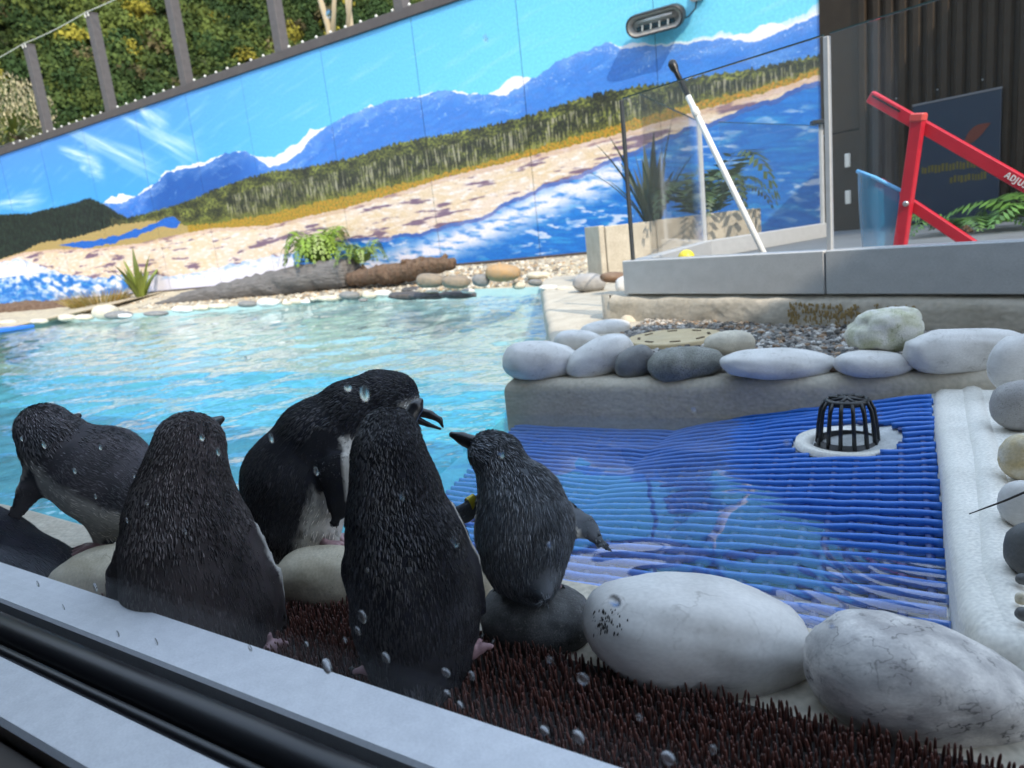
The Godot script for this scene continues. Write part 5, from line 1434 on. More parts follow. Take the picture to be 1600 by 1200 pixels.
func flax(called: String, label: String, at: Vector3, blades: int, size: float, width: float, col: Color, seed_: int) -> void:
	var o := thing(called, label, "plant", at)
	rng.seed = seed_
	for k in blades:
		var a := rng.randf() * TAU
		var lean := rng.randf_range(0.08, 0.75)
		var l := size * rng.randf_range(0.6, 1.1) * (1.1 - lean * 0.35)
		var dir := Vector3(cos(a), 0, sin(a))
		var side := dir.cross(Vector3.UP)
		var s := newst(false)
		var c := col * rng.randf_range(0.6, 1.5)
		var n := 8
		var prev := []
		for i in n + 1:
			var t := i / float(n)
			var p := dir * (0.03 + lean * l * t * (0.55 + 0.45 * t)) + Vector3(0, l * t * (1.0 - 0.35 * lean * t), 0)
			var w := width * 0.1 * size * (0.55 + 0.5 * sin(PI * t)) * (1.0 - pow(t, 4.0))
			var row := [p + side * w, p - dir * w * 0.35, p - side * w]
			if i > 0:
				for e in 2:
					ctri(s, c, prev[e], prev[e + 1], row[e + 1])
					ctri(s, c, prev[e], row[e + 1], row[e])
			prev = row
		obj("blade", s, M.leaf, o)

func tussock() -> void:
	var o := thing("dry_tussock", "dry orange-brown grass tussock beside the flax on the far bank", "grass plant", Vector3(-7.56, 0.1, -13.55))
	rng.seed = 640
	var s := newst(false)
	for k in 520:
		var a := rng.randf() * TAU
		var r := sqrt(rng.randf()) * 0.3
		var base := Vector3(cos(a) * r * 1.3, 0, sin(a) * r)
		var dir := Vector3(cos(a), 0, sin(a)) * rng.randf_range(0.1, 0.5) + Vector3(0, rng.randf_range(0.25, 0.45), 0)
		var side := dir.cross(Vector3(rng.randfn(), rng.randfn(), rng.randfn())).normalized() * 0.009
		var c := Color(0.36, 0.21, 0.05).lerp(Color(0.2, 0.2, 0.06), rng.randf()) * rng.randf_range(0.6, 1.3)
		ctri(s, c, base + side, base - side, base + dir)
	obj("grass_blades", s, M.leaf, o).set_meta("kind", "stuff")

func stones() -> void:
	var nz := noise(121, 1.0, 3)
	var i := 0
	for q in STONES:
		i += 1
		var a: Vector3 = q[5]
		var ax := a.normalized()
		var la := a.length()
		var lb: float = q[6]
		var lc: float = q[7]
		var up := (Vector3.UP - ax * ax.y).normalized()
		var out := ax.cross(up)
		var e: float = q[8]
		var amp: float = q[9]
		var s := newst()
		var nu := 36 if la > 0.08 else 22
		var nv := 22 if la > 0.08 else 14
		var off := Vector3(i * 7.3, i * 3.1, i * 5.7)
		var skew := sin(i * 2.3) * 0.12
		var grid := []
		for v in nv + 1:
			var ph := PI * v / nv - PI / 2
			var row := []
			for u in nu + 1:
				var th := TAU * (u % nu) / nu
				var d := Vector3(cos(ph) * cos(th), sin(ph), cos(ph) * sin(th))
				var p := Vector3(signf(d.x) * pow(absf(d.x), e), signf(d.y) * pow(absf(d.y), e), signf(d.z) * pow(absf(d.z), e))
				p = p / maxf(1.0, p.length() / 1.12)
				p *= 1.0 + amp * nz.get_noise_3dv(d * 1.1 + off) * 1.6 + amp * 0.35 * nz.get_noise_3dv(d * 3.0 + off)
				p.y *= 1.0 + skew * p.x
				row.append(ax * p.x * la + up * p.y * lb + out * p.z * lc)
			grid.append(row)
		for v in nv:
			for u in nu:
				quad(s, grid[v][u], grid[v + 1][u], grid[v + 1][u + 1], grid[v][u + 1])
		var o := obj(q[0], s, M.stone[q[1]])
		if i == 1:
			rng.seed = 3
			var pit := newst()
			for k in 70:
				var v := int(nv * 0.6 + rng.randfn() * 0.8)
				var u := int(nu * 0.43 + rng.randfn() * 0.5)
				var c: Vector3 = (grid[v][u] as Vector3).lerp(grid[v + 1][u], rng.randf()).lerp((grid[v][u + 1] as Vector3).lerp(grid[v + 1][u + 1], rng.randf()), rng.randf())
				var n := c.normalized()
				var f := ring_frame(n, Vector3.UP)
				var r := rng.randf_range(0.0006, 0.0022)
				for m in 5:
					tri(pit, c * 1.004, c * 1.0 + (f[0] * cos(TAU * m / 5) * 1.8 + f[1] * sin(TAU * m / 5)) * r, c * 1.0 + (f[0] * cos(TAU * (m + 1) / 5) * 1.8 + f[1] * sin(TAU * (m + 1) / 5)) * r)
			obj("pit_mark", pit, mat(lin(0.03, 0.028, 0.025), 0.9), o)
		o.position = q[4]
		tag(o, q[2], "stone", q[3])

func pebble_mesh(v: int) -> ArrayMesh:
	var s := newst()
	var g := []
	rng.seed = 300 + v
	for i in 5:
		var ph := PI * i / 4.0 - PI / 2
		var row := []
		for k in 8:
			var th := TAU * k / 8
			row.append(Vector3(cos(ph) * cos(th), sin(ph) * 0.6, cos(ph) * sin(th) * 0.8) * (rng.randf_range(0.8, 1.1) if i > 0 and i < 4 else 1.0))
		g.append(row)
	for i in 4:
		for k in 8:
			var n := (k + 1) % 8
			quad(s, g[i][k], g[i + 1][k], g[i + 1][n], g[i][n])
	s.generate_normals()
	return s.commit()

func gravel() -> void:
	var m := vcol(0.75)
	var pals := [Color(0.24, 0.22, 0.2), Color(0.1, 0.095, 0.09), Color(0.4, 0.37, 0.33), Color(0.28, 0.19, 0.12), Color(0.16, 0.16, 0.15), Color(0.5, 0.48, 0.45)]
	var bed := PackedVector2Array([Vector2(0.28, -2.35), Vector2(0.42, -2.95), Vector2(0.72, -3.5), Vector2(3.2, 0.2), Vector2(2.4, 0.2), Vector2(1.75, -1.6), Vector2(1.25, -1.87), Vector2(0.92, -2.0)])
	rng.seed = 410
	for v in 2:
		var places := []
		var cols := []
		while places.size() < 5500:
			var p := Vector2(rng.randf_range(0.25, 2.2), rng.randf_range(-3.55, -1.5))
			if not Geometry2D.is_point_in_polygon(p, bed):
				continue
			if p.distance_to(Vector2(0.655, -2.77)) < 0.182:
				continue
			var r := rng.randf_range(0.006, 0.016)
			places.append(Transform3D(Basis.from_euler(Vector3(rng.randf() * 0.8, rng.randf() * TAU, rng.randf() * 0.8)) * Basis.from_scale(Vector3(r, r, r)), Vector3(p.x, 0.12 + r * rng.randf_range(0.1, 0.9), p.y)))
			cols.append(pals[rng.randi() % 6] * rng.randf_range(0.6, 1.3))
		# loose pebbles on the moulded ledge
		for i in 300:
			var t := rng.randf()
			var b := Vector3(1.05, 0.083, -0.72).lerp(Vector3(1.5, 0.083, -1.5), t) + Vector3(rng.randf_range(-0.1, 0.3), 0, rng.randf_range(-0.1, 0.05))
			var r := rng.randf_range(0.008, 0.02)
			places.append(Transform3D(Basis.from_euler(Vector3(rng.randf() * 0.8, rng.randf() * TAU, 0)) * Basis.from_scale(Vector3(r, r, r)), b))
			cols.append(pals[rng.randi() % 6] * rng.randf_range(0.6, 1.3))
		tag(multi("gravel", pebble_mesh(v), m, places, cols), ["fine mixed gravel round the tan lid", "grey and brown gravel filling the bed behind the white stones"][v], "gravel")
	var fp := []
	var fc := []
	rng.seed = 411
	for i in 9000:
		var b := rng.randf_range(2.4, 15.0)
		var a := 6.75 + pow(rng.randf(), 1.1) * 1.25
		var k := (a - 6.55) / 1.57
		var r := rng.randf_range(0.015, 0.045)
		fp.append(Transform3D(Basis.from_euler(Vector3(rng.randf(), rng.randf() * TAU, rng.randf())) * Basis.from_scale(Vector3.ONE * r), W(a, b, 0.05 + 0.24 * pow(clampf(k, 0.0, 1.0), 1.3))))
		var c: Color = [Color(0.5, 0.44, 0.33), Color(0.32, 0.28, 0.22), Color(0.2, 0.18, 0.15), Color(0.6, 0.56, 0.48), Color(0.42, 0.3, 0.18)][rng.randi() % 5]
		fc.append(c * rng.randf_range(0.7, 1.2))
	tag(multi("bank_gravel", pebble_mesh(5), m, fp, fc), "coarse tan gravel along the foot of the mural wall", "gravel")

func logs() -> void:
	var nz := noise(131, 5.0, 3)
	for q in [
		["driftwood_log", "long weathered grey driftwood log lying on the far bank", [Vector3(-5.95, 0.13, -12.4), Vector3(-5.2, 0.17, -12.0), Vector3(-4.3, 0.22, -11.45), Vector3(-3.5, 0.27, -10.95), Vector3(-2.7, 0.33, -10.45), Vector3(-2.05, 0.35, -10.05)], [0.03, 0.12, 0.17, 0.2, 0.22, 0.2], "wood"],
		["driftwood_log", "dark brown waterlogged log at the far corner of the pool", [Vector3(-12.2, 0.1, -16.0), Vector3(-10.8, 0.16, -15.3), Vector3(-9.7, 0.17, -14.8), Vector3(-8.5, 0.16, -14.2), Vector3(-8.0, 0.14, -13.95)], [0.16, 0.2, 0.22, 0.17, 0.06], "bark"],
		["bark_log", "shaggy brown bark log between the fern and the boulders", [Vector3(-2.05, 0.27, -9.95), Vector3(-1.5, 0.29, -9.5), Vector3(-1.0, 0.33, -9.2), Vector3(-0.55, 0.36, -8.95)], [0.1, 0.13, 0.13, 0.07], "bark"],
	]:
		var pts := []
		var rad := []
		for i in 41:
			var t := i / 40.0
			var f: float = t * (q[2].size() - 1)
			var k := mini(int(f), q[2].size() - 2)
			pts.append((q[2][k] as Vector3).lerp(q[2][k + 1], f - k) - q[2][0])
			rad.append(lerpf(q[3][k], q[3][k + 1], f - k))
		var s := newst()
		add_tube(s, pts, rad, 16, true, 1.0, nz, 0.35)
		var o := thing(q[0], q[1], "log", q[2][0])
		obj("trunk", s, M[q[4]], o)
		rng.seed = 55
		for k in 5:
			var at: Vector3 = pts[6 + k * 7]
			var d := Vector3(rng.randfn(), 0.4 + rng.randf(), rng.randfn()).normalized()
			obj("branch_stub", tube([at + d * 0.05, at + d * (0.14 + 0.1 * rng.randf())], [0.05, 0.03], 7), M[q[4]], o)
	flax("bank_flax", "green flax with yellow leaf bases on the far bank", Vector3(-6.7, 0.15, -13.46), 16, 1.0, 0.55, Color(0.16, 0.2, 0.035), 65)
	tussock()
	fern("bank_fern", "bright yellow-green fern mound behind the driftwood log", Vector3(-2.62, 0.42, -10.72), 30, 0.62, Color(0.17, 0.26, 0.03), 66, 1.9)
	fern("bank_fern", "small light green fern at the end of the driftwood log", Vector3(-1.9, 0.4, -10.15), 14, 0.45, Color(0.15, 0.22, 0.04), 67, 1.6)
	fern("dry_fern", "small orange dried fern at the foot of the fern mound", Vector3(-3.35, 0.3, -11.1), 8, 0.3, Color(0.4, 0.22, 0.03), 68, 0.9)
	# plants beyond the wall
	var ct := thing("cabbage_tree", "cabbage tree with cream flower plumes behind the end of the wall", "tree", Vector3(-11.5, -0.9, -18.6))
	obj("trunk", tube([Vector3(0, 0, 0), Vector3(0.05, 2.5, 0), Vector3(0, 5.2, 0)], [0.22, 0.17, 0.14], 10), M.bark, ct)
	rng.seed = 660
	var cr := newst(false)
	for k in 170:
		var d := Vector3(rng.randfn(), rng.randf_range(-0.7, 1.0), rng.randfn()).normalized()
		var l := rng.randf_range(0.7, 1.15)
		var b0 := Vector3(0, 5.2, 0)
		var side := d.cross(Vector3.UP).normalized() * 0.028
		var mid := b0 + d * l * 0.6
		var tip := b0 + d * l - Vector3(0, 0.25, 0)
		var c := Color(0.07, 0.1, 0.02).lerp(Color(0.2, 0.2, 0.04), rng.randf())
		ctri(cr, c, b0, mid + side, mid - side)
		ctri(cr, c, mid + side, tip, mid - side)
	obj("crown", cr, M.leaf, ct)
	var fl := newst(false)
	for k in 1600:
		var d := Vector3(rng.randfn(), rng.randfn() * 0.8 + 0.5, rng.randfn()).normalized() * pow(rng.randf(), 0.4) * 0.95
		var p := Vector3(0.1, 5.75, 0) + d
		var f := ring_frame(Vector3(rng.randfn(), rng.randfn(), rng.randfn()).normalized(), Vector3.UP)
		ctri(fl, Color(0.5, 0.42, 0.24) * rng.randf_range(0.5, 1.2), p + f[0] * 0.07, p - f[0] * 0.03 + f[1] * 0.014, p - f[0] * 0.03 - f[1] * 0.014)
	obj("flower_plume", fl, M.leaf, ct).set_meta("kind", "stuff")
	for k in 2:
		var tr := thing("slender_tree", ["slender pale trunk that leans and forks behind the wall", "thin straight pale trunk close beside the forked one"][k], "tree", Vector3(-2.3 + 0.3 * k, -0.9, -12.7 + 0.2 * k))
		var tm := mat(lin(0.42, 0.34, 0.22), 0.8)
		obj("trunk", tube([Vector3(0, 0, 0), Vector3(-0.02, 3.0, 0), Vector3(-0.06 + 0.1 * k, 5.2, 0), Vector3(-0.35 + 0.5 * k, 7.2, 0.1)], [0.09, 0.075, 0.05, 0.03], 9), tm, tr)
		obj("limb", tube([Vector3(-0.04, 4.9, 0), Vector3(0.12, 5.6, 0.05), Vector3(0.2, 6.8, 0.1)], [0.05, 0.035, 0.02], 8), tm, tr)
		var tc := newst(false)
		rng.seed = 670 + k
		for i in 700:
			var d := Vector3(rng.randfn(), rng.randfn() * 0.7, rng.randfn()) * 0.55
			var p := Vector3(-0.2 + 0.4 * k, 7.6, 0.1) + d
			var f := ring_frame(Vector3(rng.randfn(), rng.randfn(), rng.randfn()).normalized(), Vector3.UP)
			ctri(tc, Color(0.07, 0.1, 0.03) * rng.randf_range(0.6, 1.4), p + f[0] * 0.08, p + f[1] * 0.05, p - f[1] * 0.05)
		obj("crown", tc, M.leaf, tr)

# ------------------------------------------------------------------ penguins
# tapered bones joined by a smooth minimum, meshed as surface nets
class Field:
	var a := PackedVector3Array()
	var ba := PackedVector3Array()
	var inv := PackedFloat32Array()
	var ra := PackedFloat32Array()
	var rb := PackedFloat32Array()
	var k := PackedFloat32Array()
	var flat := []

	func bone(p: Vector3, q: Vector3, r0: float, r1: float, soft: float, squash = null) -> void:
		a.append(p)
		ba.append(q - p)
		inv.append(1.0 / maxf((q - p).length_squared(), 1e-9))
		ra.append(r0)
		rb.append(r1)
		k.append(soft)
		flat.append(squash)

	func at(p: Vector3) -> float:
		var d := 1e3
		for i in a.size():
			var q := p - a[i]
			if flat[i] != null:
				var n: Vector3 = flat[i]
				q += n * q.dot(n) * 2.0
			var e := ba[i]
			var h := clampf(q.dot(e) * inv[i], 0.0, 1.0)
			var m := (q - e * h).length() - lerpf(ra[i], rb[i], h)
			var s := k[i]
			var w := s - absf(d - m)
			if w > 0.0:
				d = minf(d, m) - w * w / s * 0.25
			elif m < d:
				d = m
		return d

func nets(f: Field, cell: float) -> Array:
	var lo := Vector3.ONE * 1e3
	var hi := Vector3.ONE * -1e3
	for i in f.a.size():
		for t in [0.0, 1.0]:
			var p: Vector3 = f.a[i] + f.ba[i] * t
			var r: float = lerpf(f.ra[i], f.rb[i], t) + cell * 2.5
			lo = lo.min(p - Vector3.ONE * r)
			hi = hi.max(p + Vector3.ONE * r)
	var nx := int((hi.x - lo.x) / cell) + 2
	var ny := int((hi.y - lo.y) / cell) + 2
	var nz := int((hi.z - lo.z) / cell) + 2
	var vals := PackedFloat32Array()
	vals.resize(nx * ny * nz)
	var i := 0
	for z in nz:
		for y in ny:
			var x := 0
			while x < nx:
				var d := f.at(lo + Vector3(x, y, z) * cell)
				vals[i] = d
				i += 1
				x += 1
				# far from the surface: the next few samples keep the sign
				var skip := int(absf(d) / cell * 0.45) - 1
				while skip > 0 and x < nx:
					vals[i] = d
					i += 1
					x += 1
					skip -= 1
	var verts := PackedVector3Array()
	var id := PackedInt32Array()
	id.resize(nx * ny * nz)
	id.fill(-1)
	var sy := nx
	var sz := nx * ny
	var edges := [[0, 1], [2, 3], [4, 5], [6, 7], [0, 2], [1, 3], [4, 6], [5, 7], [0, 4], [1, 5], [2, 6], [3, 7]]
	var corner := [Vector3(0, 0, 0), Vector3(1, 0, 0), Vector3(0, 1, 0), Vector3(1, 1, 0), Vector3(0, 0, 1), Vector3(1, 0, 1), Vector3(0, 1, 1), Vector3(1, 1, 1)]
	for z in nz - 1:
		for y in ny - 1:
			for x in nx - 1:
				var b := x + y * sy + z * sz
				var v := [vals[b], vals[b + 1], vals[b + sy], vals[b + sy + 1], vals[b + sz], vals[b + sz + 1], vals[b + sz + sy], vals[b + sz + sy + 1]]
				var neg := 0
				for e in v:
					if e < 0.0:
						neg += 1
				if neg == 0 or neg == 8:
					continue
				var c := Vector3.ZERO
				var n := 0
				for e in edges:
					var v0: float = v[e[0]]
					var v1: float = v[e[1]]
					if (v0 < 0.0) != (v1 < 0.0):
						c += (corner[e[0]] as Vector3).lerp(corner[e[1]], v0 / (v0 - v1))
						n += 1
				id[b] = verts.size()
				verts.append(lo + (Vector3(x, y, z) + c / n) * cell)
	var idx := PackedInt32Array()
	var step := [1, sy, sz]
	for z in range(1, nz - 1):
		for y in range(1, ny - 1):
			for x in range(1, nx - 1):
				var b := x + y * sy + z * sz
				for ax in 3:
					var s0 := vals[b] < 0.0
					if s0 == (vals[b + step[ax]] < 0.0):
						continue
					var u: int = step[(ax + 1) % 3]
					var w: int = step[(ax + 2) % 3]
					var q := [id[b], id[b - u], id[b - u - w], id[b - w]]
					if q.min() < 0:
						continue
					if s0:
						q.reverse()
					idx.append_array(PackedInt32Array([q[0], q[1], q[2], q[0], q[2], q[3]]))
	# smooth normals from the field
	var nrm := PackedVector3Array()
	nrm.resize(verts.size())
	for t in range(0, idx.size(), 3):
		var n := (verts[idx[t + 2]] - verts[idx[t]]).cross(verts[idx[t + 1]] - verts[idx[t]])
		for e in 3:
			nrm[idx[t + e]] += n
	for t in nrm.size():
		nrm[t] = nrm[t].normalized()
	return [verts, nrm, idx]

func net_mesh(g: Array, cols: PackedColorArray = PackedColorArray()) -> ArrayMesh:
	var arr := []
	arr.resize(Mesh.ARRAY_MAX)
	arr[Mesh.ARRAY_VERTEX] = g[0]
	arr[Mesh.ARRAY_NORMAL] = g[1]
	arr[Mesh.ARRAY_INDEX] = g[2]
	if cols.size() > 0:
		arr[Mesh.ARRAY_COLOR] = cols
	var m := ArrayMesh.new()
	m.add_surface_from_arrays(Mesh.PRIMITIVE_TRIANGLES, arr)
	return m

func chain(f: Field, list: Array, soft: float, squash = null) -> void:
	for i in list.size() - 1:
		f.bone(list[i][0], list[i + 1][0], list[i][1], list[i + 1][1], soft, squash)

func near_dir(p: Vector3, list: Array) -> Array:
	# [distance to the chain, its direction there]
	var best := 1e9
	var dir := Vector3.DOWN
	for i in list.size() - 1:
		var a: Vector3 = list[i][0]
		var e: Vector3 = list[i + 1][0] - a
		var h := clampf((p - a).dot(e) / maxf(e.length_squared(), 1e-9), 0.0, 1.0)
		var d := (p - a - e * h).length() - lerpf(list[i][1], list[i + 1][1], h)
		if d < best:
			best = d
			dir = e.normalized()
	return [best, dir]

var feather_mesh: ArrayMesh

func make_feather() -> void:
	var s := newst()
	var rows := [[0.0, 0.35, 0.0], [0.3, 0.5, 0.1], [0.7, 0.42, 0.12], [1.0, 0.0, 0.02]]
	for i in 3:
		var p: Array = rows[i]
		var q: Array = rows[i + 1]
		for sg in [-1.0, 1.0]:
			var a := Vector3(sg * p[1], p[0], 0)
			var b := Vector3(0, p[0], p[2])
			var c := Vector3(0, q[0], q[2])
			var d := Vector3(sg * q[1], q[0], 0)
			tri(s, a, b, c)
			if q[1] > 0.0:
				tri(s, a, c, d)
	s.generate_normals()
	feather_mesh = s.commit()

func penguin(d: Dictionary, label: String, tone: Color, sheen: Color, white: Color, seed_: int, head_share := 0.33, count := 9000, edge := 0.42) -> void:
	var o := thing("penguin", label, "penguin", d.base, "little penguins gathered on the pool edge")
	var f := Field.new()
	chain(f, d.spine, 0.012)
	if d.has("leg") and d.leg.size() > 1:
		chain(f, d.leg, 0.02)
	var flips: Array = d.get("flippers", [])
	for fl in flips:
		chain(f, fl[0], 0.012, (fl[1] as Vector3).normalized())
	var g := nets(f, 0.0068)
	var verts: PackedVector3Array = g[0]
	var nrm: PackedVector3Array = g[1]
	var front: Vector3 = (d.front as Vector3).normalized()
	var nz := noise(seed_, 26.0, 3)
	var spine: Array = d.spine
	var head: Vector3 = spine[0][0]
	var total := 0.0
	for i in spine.size() - 1:
		total += (spine[i + 1][0] - spine[i][0] as Vector3).length()
	var paint := func(p: Vector3, n: Vector3) -> Array:
		# [colour, flow direction, kind 0 body 1 flipper, distance from the head as a share]
		var sd := near_dir(p, spine)
		var kind := 0
		var flow: Vector3 = sd[1]
		var w := 0.0
		for fl in flips:
			var fd := near_dir(p, fl[0])
			if fd[0] < sd[0] - 0.003:
				kind = 1
				flow = fd[1]
				var ed: Vector3 = (fl[1] as Vector3).cross(fd[1]).normalized()
				# pale trailing edge along one side of the flipper
				var root: Vector3 = fl[0][0][0]
				var e: Vector3 = (fl[0][-1][0] - root).normalized()
				var q := p - root - e * (p - root).dot(e)
				var sgn := signf(ed.dot(front) + 0.001)
				w = clampf((q.dot(ed) * sgn - 0.72 * fl[0][1][1]) * 500.0, 0.0, 1.0)
		var share := (p - head).length() / total
		if kind == 0 and share > 0.07:
			var side := n.dot(front) + 0.1 * nz.get_noise_3dv(p)
			w = clampf((side - edge) * 7.0, 0.0, 1.0)
			if share < 0.27:
				w *= smoothstep(0.08, -0.3, n.y)
		var c := tone.lerp(sheen, clampf(0.35 + 0.6 * nz.get_noise_3dv(p * 0.5), 0.0, 1.0)).lerp(white, w)
		return [c, flow, kind, share, w]
	var cols := PackedColorArray()
	for i in verts.size():
		cols.append((paint.call(verts[i], nrm[i])[0] as Color))
	obj("body", net_mesh(g, cols), M.skin, o)
	# plumage: overlapping feathers that follow the body from head to tail
	rng.seed = seed_
	var idx: PackedInt32Array = g[2]
	var sums := PackedFloat32Array()
	var area := 0.0
	for t in range(0, idx.size(), 3):
		area += (verts[idx[t + 1]] - verts[idx[t]]).cross(verts[idx[t + 2]] - verts[idx[t]]).length()
		sums.append(area)
	var places := []
	var tints := []
	for i in count:
		var t := sums.bsearch(rng.randf() * area)
		t = mini(t, sums.size() - 1) * 3
		var u := rng.randf()
		var v := rng.randf()
		if u + v > 1.0:
			u = 1.0 - u
			v = 1.0 - v
		var p := verts[idx[t]] * (1.0 - u - v) + verts[idx[t + 1]] * u + verts[idx[t + 2]] * v
		var n := (nrm[idx[t]] * (1.0 - u - v) + nrm[idx[t + 1]] * u + nrm[idx[t + 2]] * v).normalized()
		var k: Array = paint.call(p, n)
		var flow: Vector3 = k[1]
		flow += Vector3(rng.randfn(), rng.randfn(), rng.randfn()) * 0.1
		var tan := (flow - n * flow.dot(n))
		if tan.length() < 0.05:
			tan = n.cross(Vector3(0.3, 0.2, 0.9))
		tan = tan.normalized()
		var share: float = k[3]
		var len := 0.0125
		var wid := 0.0014
		var lift := 0.06
		if k[2] == 1:
			len = 0.006
			wid = 0.0018
			lift = 0.05
		elif share < head_share + rng.randfn() * 0.07:
			len = lerpf(0.0075, 0.0115, minf(1.0, share / head_share))
			wid = lerpf(0.0022, 0.0038, minf(1.0, share / head_share))
			lift = 0.15
		else:
			len *= rng.randf_range(0.8, 1.5)
		lift += rng.randfn() * 0.03
		var y := (tan * cos(lift) + n * sin(lift)).normalized()
		var x := y.cross(n).normalized()
		var zz := x.cross(y)
		places.append(Transform3D(Basis(x * wid, y * len, zz * wid), p - n * 0.0006))
		var c: Color = k[0]
		c = c * (rng.randf_range(0.5, 1.4) + (1.6 if rng.randf() < 0.18 else 0.0))
		tints.append(Color(c.r, c.g, c.b))
	multi("plumage", feather_mesh, M.plumage, places, tints, o)
	if d.bill.size() > 1:
		var bf := Field.new()
		chain(bf, d.bill, 0.003)
		obj("upper_bill", net_mesh(nets(bf, 0.0022)), M.bill, o)
	if d.bill_low.size() > 1:
		var bf := Field.new()
		chain(bf, d.bill_low, 0.003)
		obj("lower_bill", net_mesh(nets(bf, 0.0022)), M.bill, o)
	for q in d.get("feet", []):
		var hl: Vector3 = q[0]
		var toe: Vector3 = q[1]
		var df := toe - hl
		df.y *= 0.6
		var sd := df.cross(Vector3.UP).normalized()
		var ff := Field.new()
		ff.bone(hl + Vector3(0, 0.012, 0), hl, 0.0065, 0.0065, 0.005)
		for s in [-1.0, 0.0, 1.0]:
			var m: Vector3 = hl + df * 0.55 + sd * s * 0.011 + Vector3(0, 0.003, 0)
			var e: Vector3 = hl + df * (1.0 if s == 0.0 else 0.88) + sd * s * 0.02
			ff.bone(hl, m, 0.0055, 0.0045, 0.004)
			ff.bone(m, e, 0.0045, 0.0038, 0.004)
		ff.bone(hl + df * 0.4 - sd * 0.008, hl + df * 0.4 + sd * 0.008, 0.004, 0.004, 0.008)
		var ft := obj("foot", net_mesh(nets(ff, 0.0021)), M.foot, o)
		for s in [-1.0, 0.0, 1.0]:
			var e: Vector3 = hl + df * (1.0 if s == 0.0 else 0.88) + sd * s * 0.02
			obj("claw", tube([e, e + df.normalized() * 0.007 + Vector3(0, 0.001, 0), e + df.normalized() * 0.012 - Vector3(0, 0.003, 0)], [0.0032, 0.0024, 0.0004], 6), M.bill, ft)
	if d.has("band") and d.band.size() > 1:
		var a: Vector3 = d.band[0][0]
		var b: Vector3 = d.band[1][0]
		var nn: Vector3 = (flips[1][1] as Vector3).normalized()
		var e := (b - a).normalized()
		var sd := e.cross(nn).normalized()
		nn = sd.cross(e)
		var bs := newst()
		for i in 20:
			var q := []
			for c in [[0, 0.0], [1, 0.0], [1, 1.0], [0, 1.0]]:
				var an: float = TAU * (i + c[0]) / 20
				q.append(a.lerp(b, c[1]) + (sd * cos(an) * 0.022 + nn * sin(an) * 0.011))
			quad(bs, q[0], q[1], q[2], q[3])
		obj("flipper_band", bs, M.yellow, o).set_meta("label", "yellow identification band on the flipper")
	if d.has("eye"):
		var es := SphereMesh.new()
		es.radius = 0.0048
		es.height = 0.0096
		es.radial_segments = 12
		es.rings = 8
		var eo := obj("eye", es, M.eye, o)
		eo.position = d.eye

func penguins() -> void:
	make_feather()
	var wht := Color(0.52, 0.5, 0.46)
	penguin(PENGUIN_A, "grey-brown penguin bending its head round with a white belly showing", Color(0.047, 0.046, 0.052), Color(0.130, 0.117, 0.127), wht, 501, 0.2, 15000, 0.38)
	penguin(PENGUIN_B, "dark brownish penguin seen from behind with a wet ruffled neck", Color(0.034, 0.028, 0.029), Color(0.101, 0.084, 0.085), wht, 502, 0.4, 18000, 0.75)
	penguin(PENGUIN_C, "hunched black penguin in profile with its bill open", Color(0.013, 0.013, 0.017), Color(0.033, 0.033, 0.039), wht, 503, 0.35, 16000, 0.62)
	penguin(PENGUIN_D, "tall black penguin seen from behind with a scaly wet neck", Color(0.014, 0.014, 0.018), Color(0.048, 0.048, 0.056), wht, 504, 0.42, 20000, 0.75)
	penguin(PENGUIN_E, "small blue-grey penguin on a dark stone with a yellow flipper band", Color(0.068, 0.076, 0.089), Color(0.169, 0.185, 0.209), wht, 505, 0.26, 17000, 0.55)
	penguin(PENGUIN_F, "dark penguin lying low against the white window sill", Color(0.018, 0.019, 0.027), Color(0.042, 0.045, 0.058), wht, 506, 0.2, 11000, 0.8)

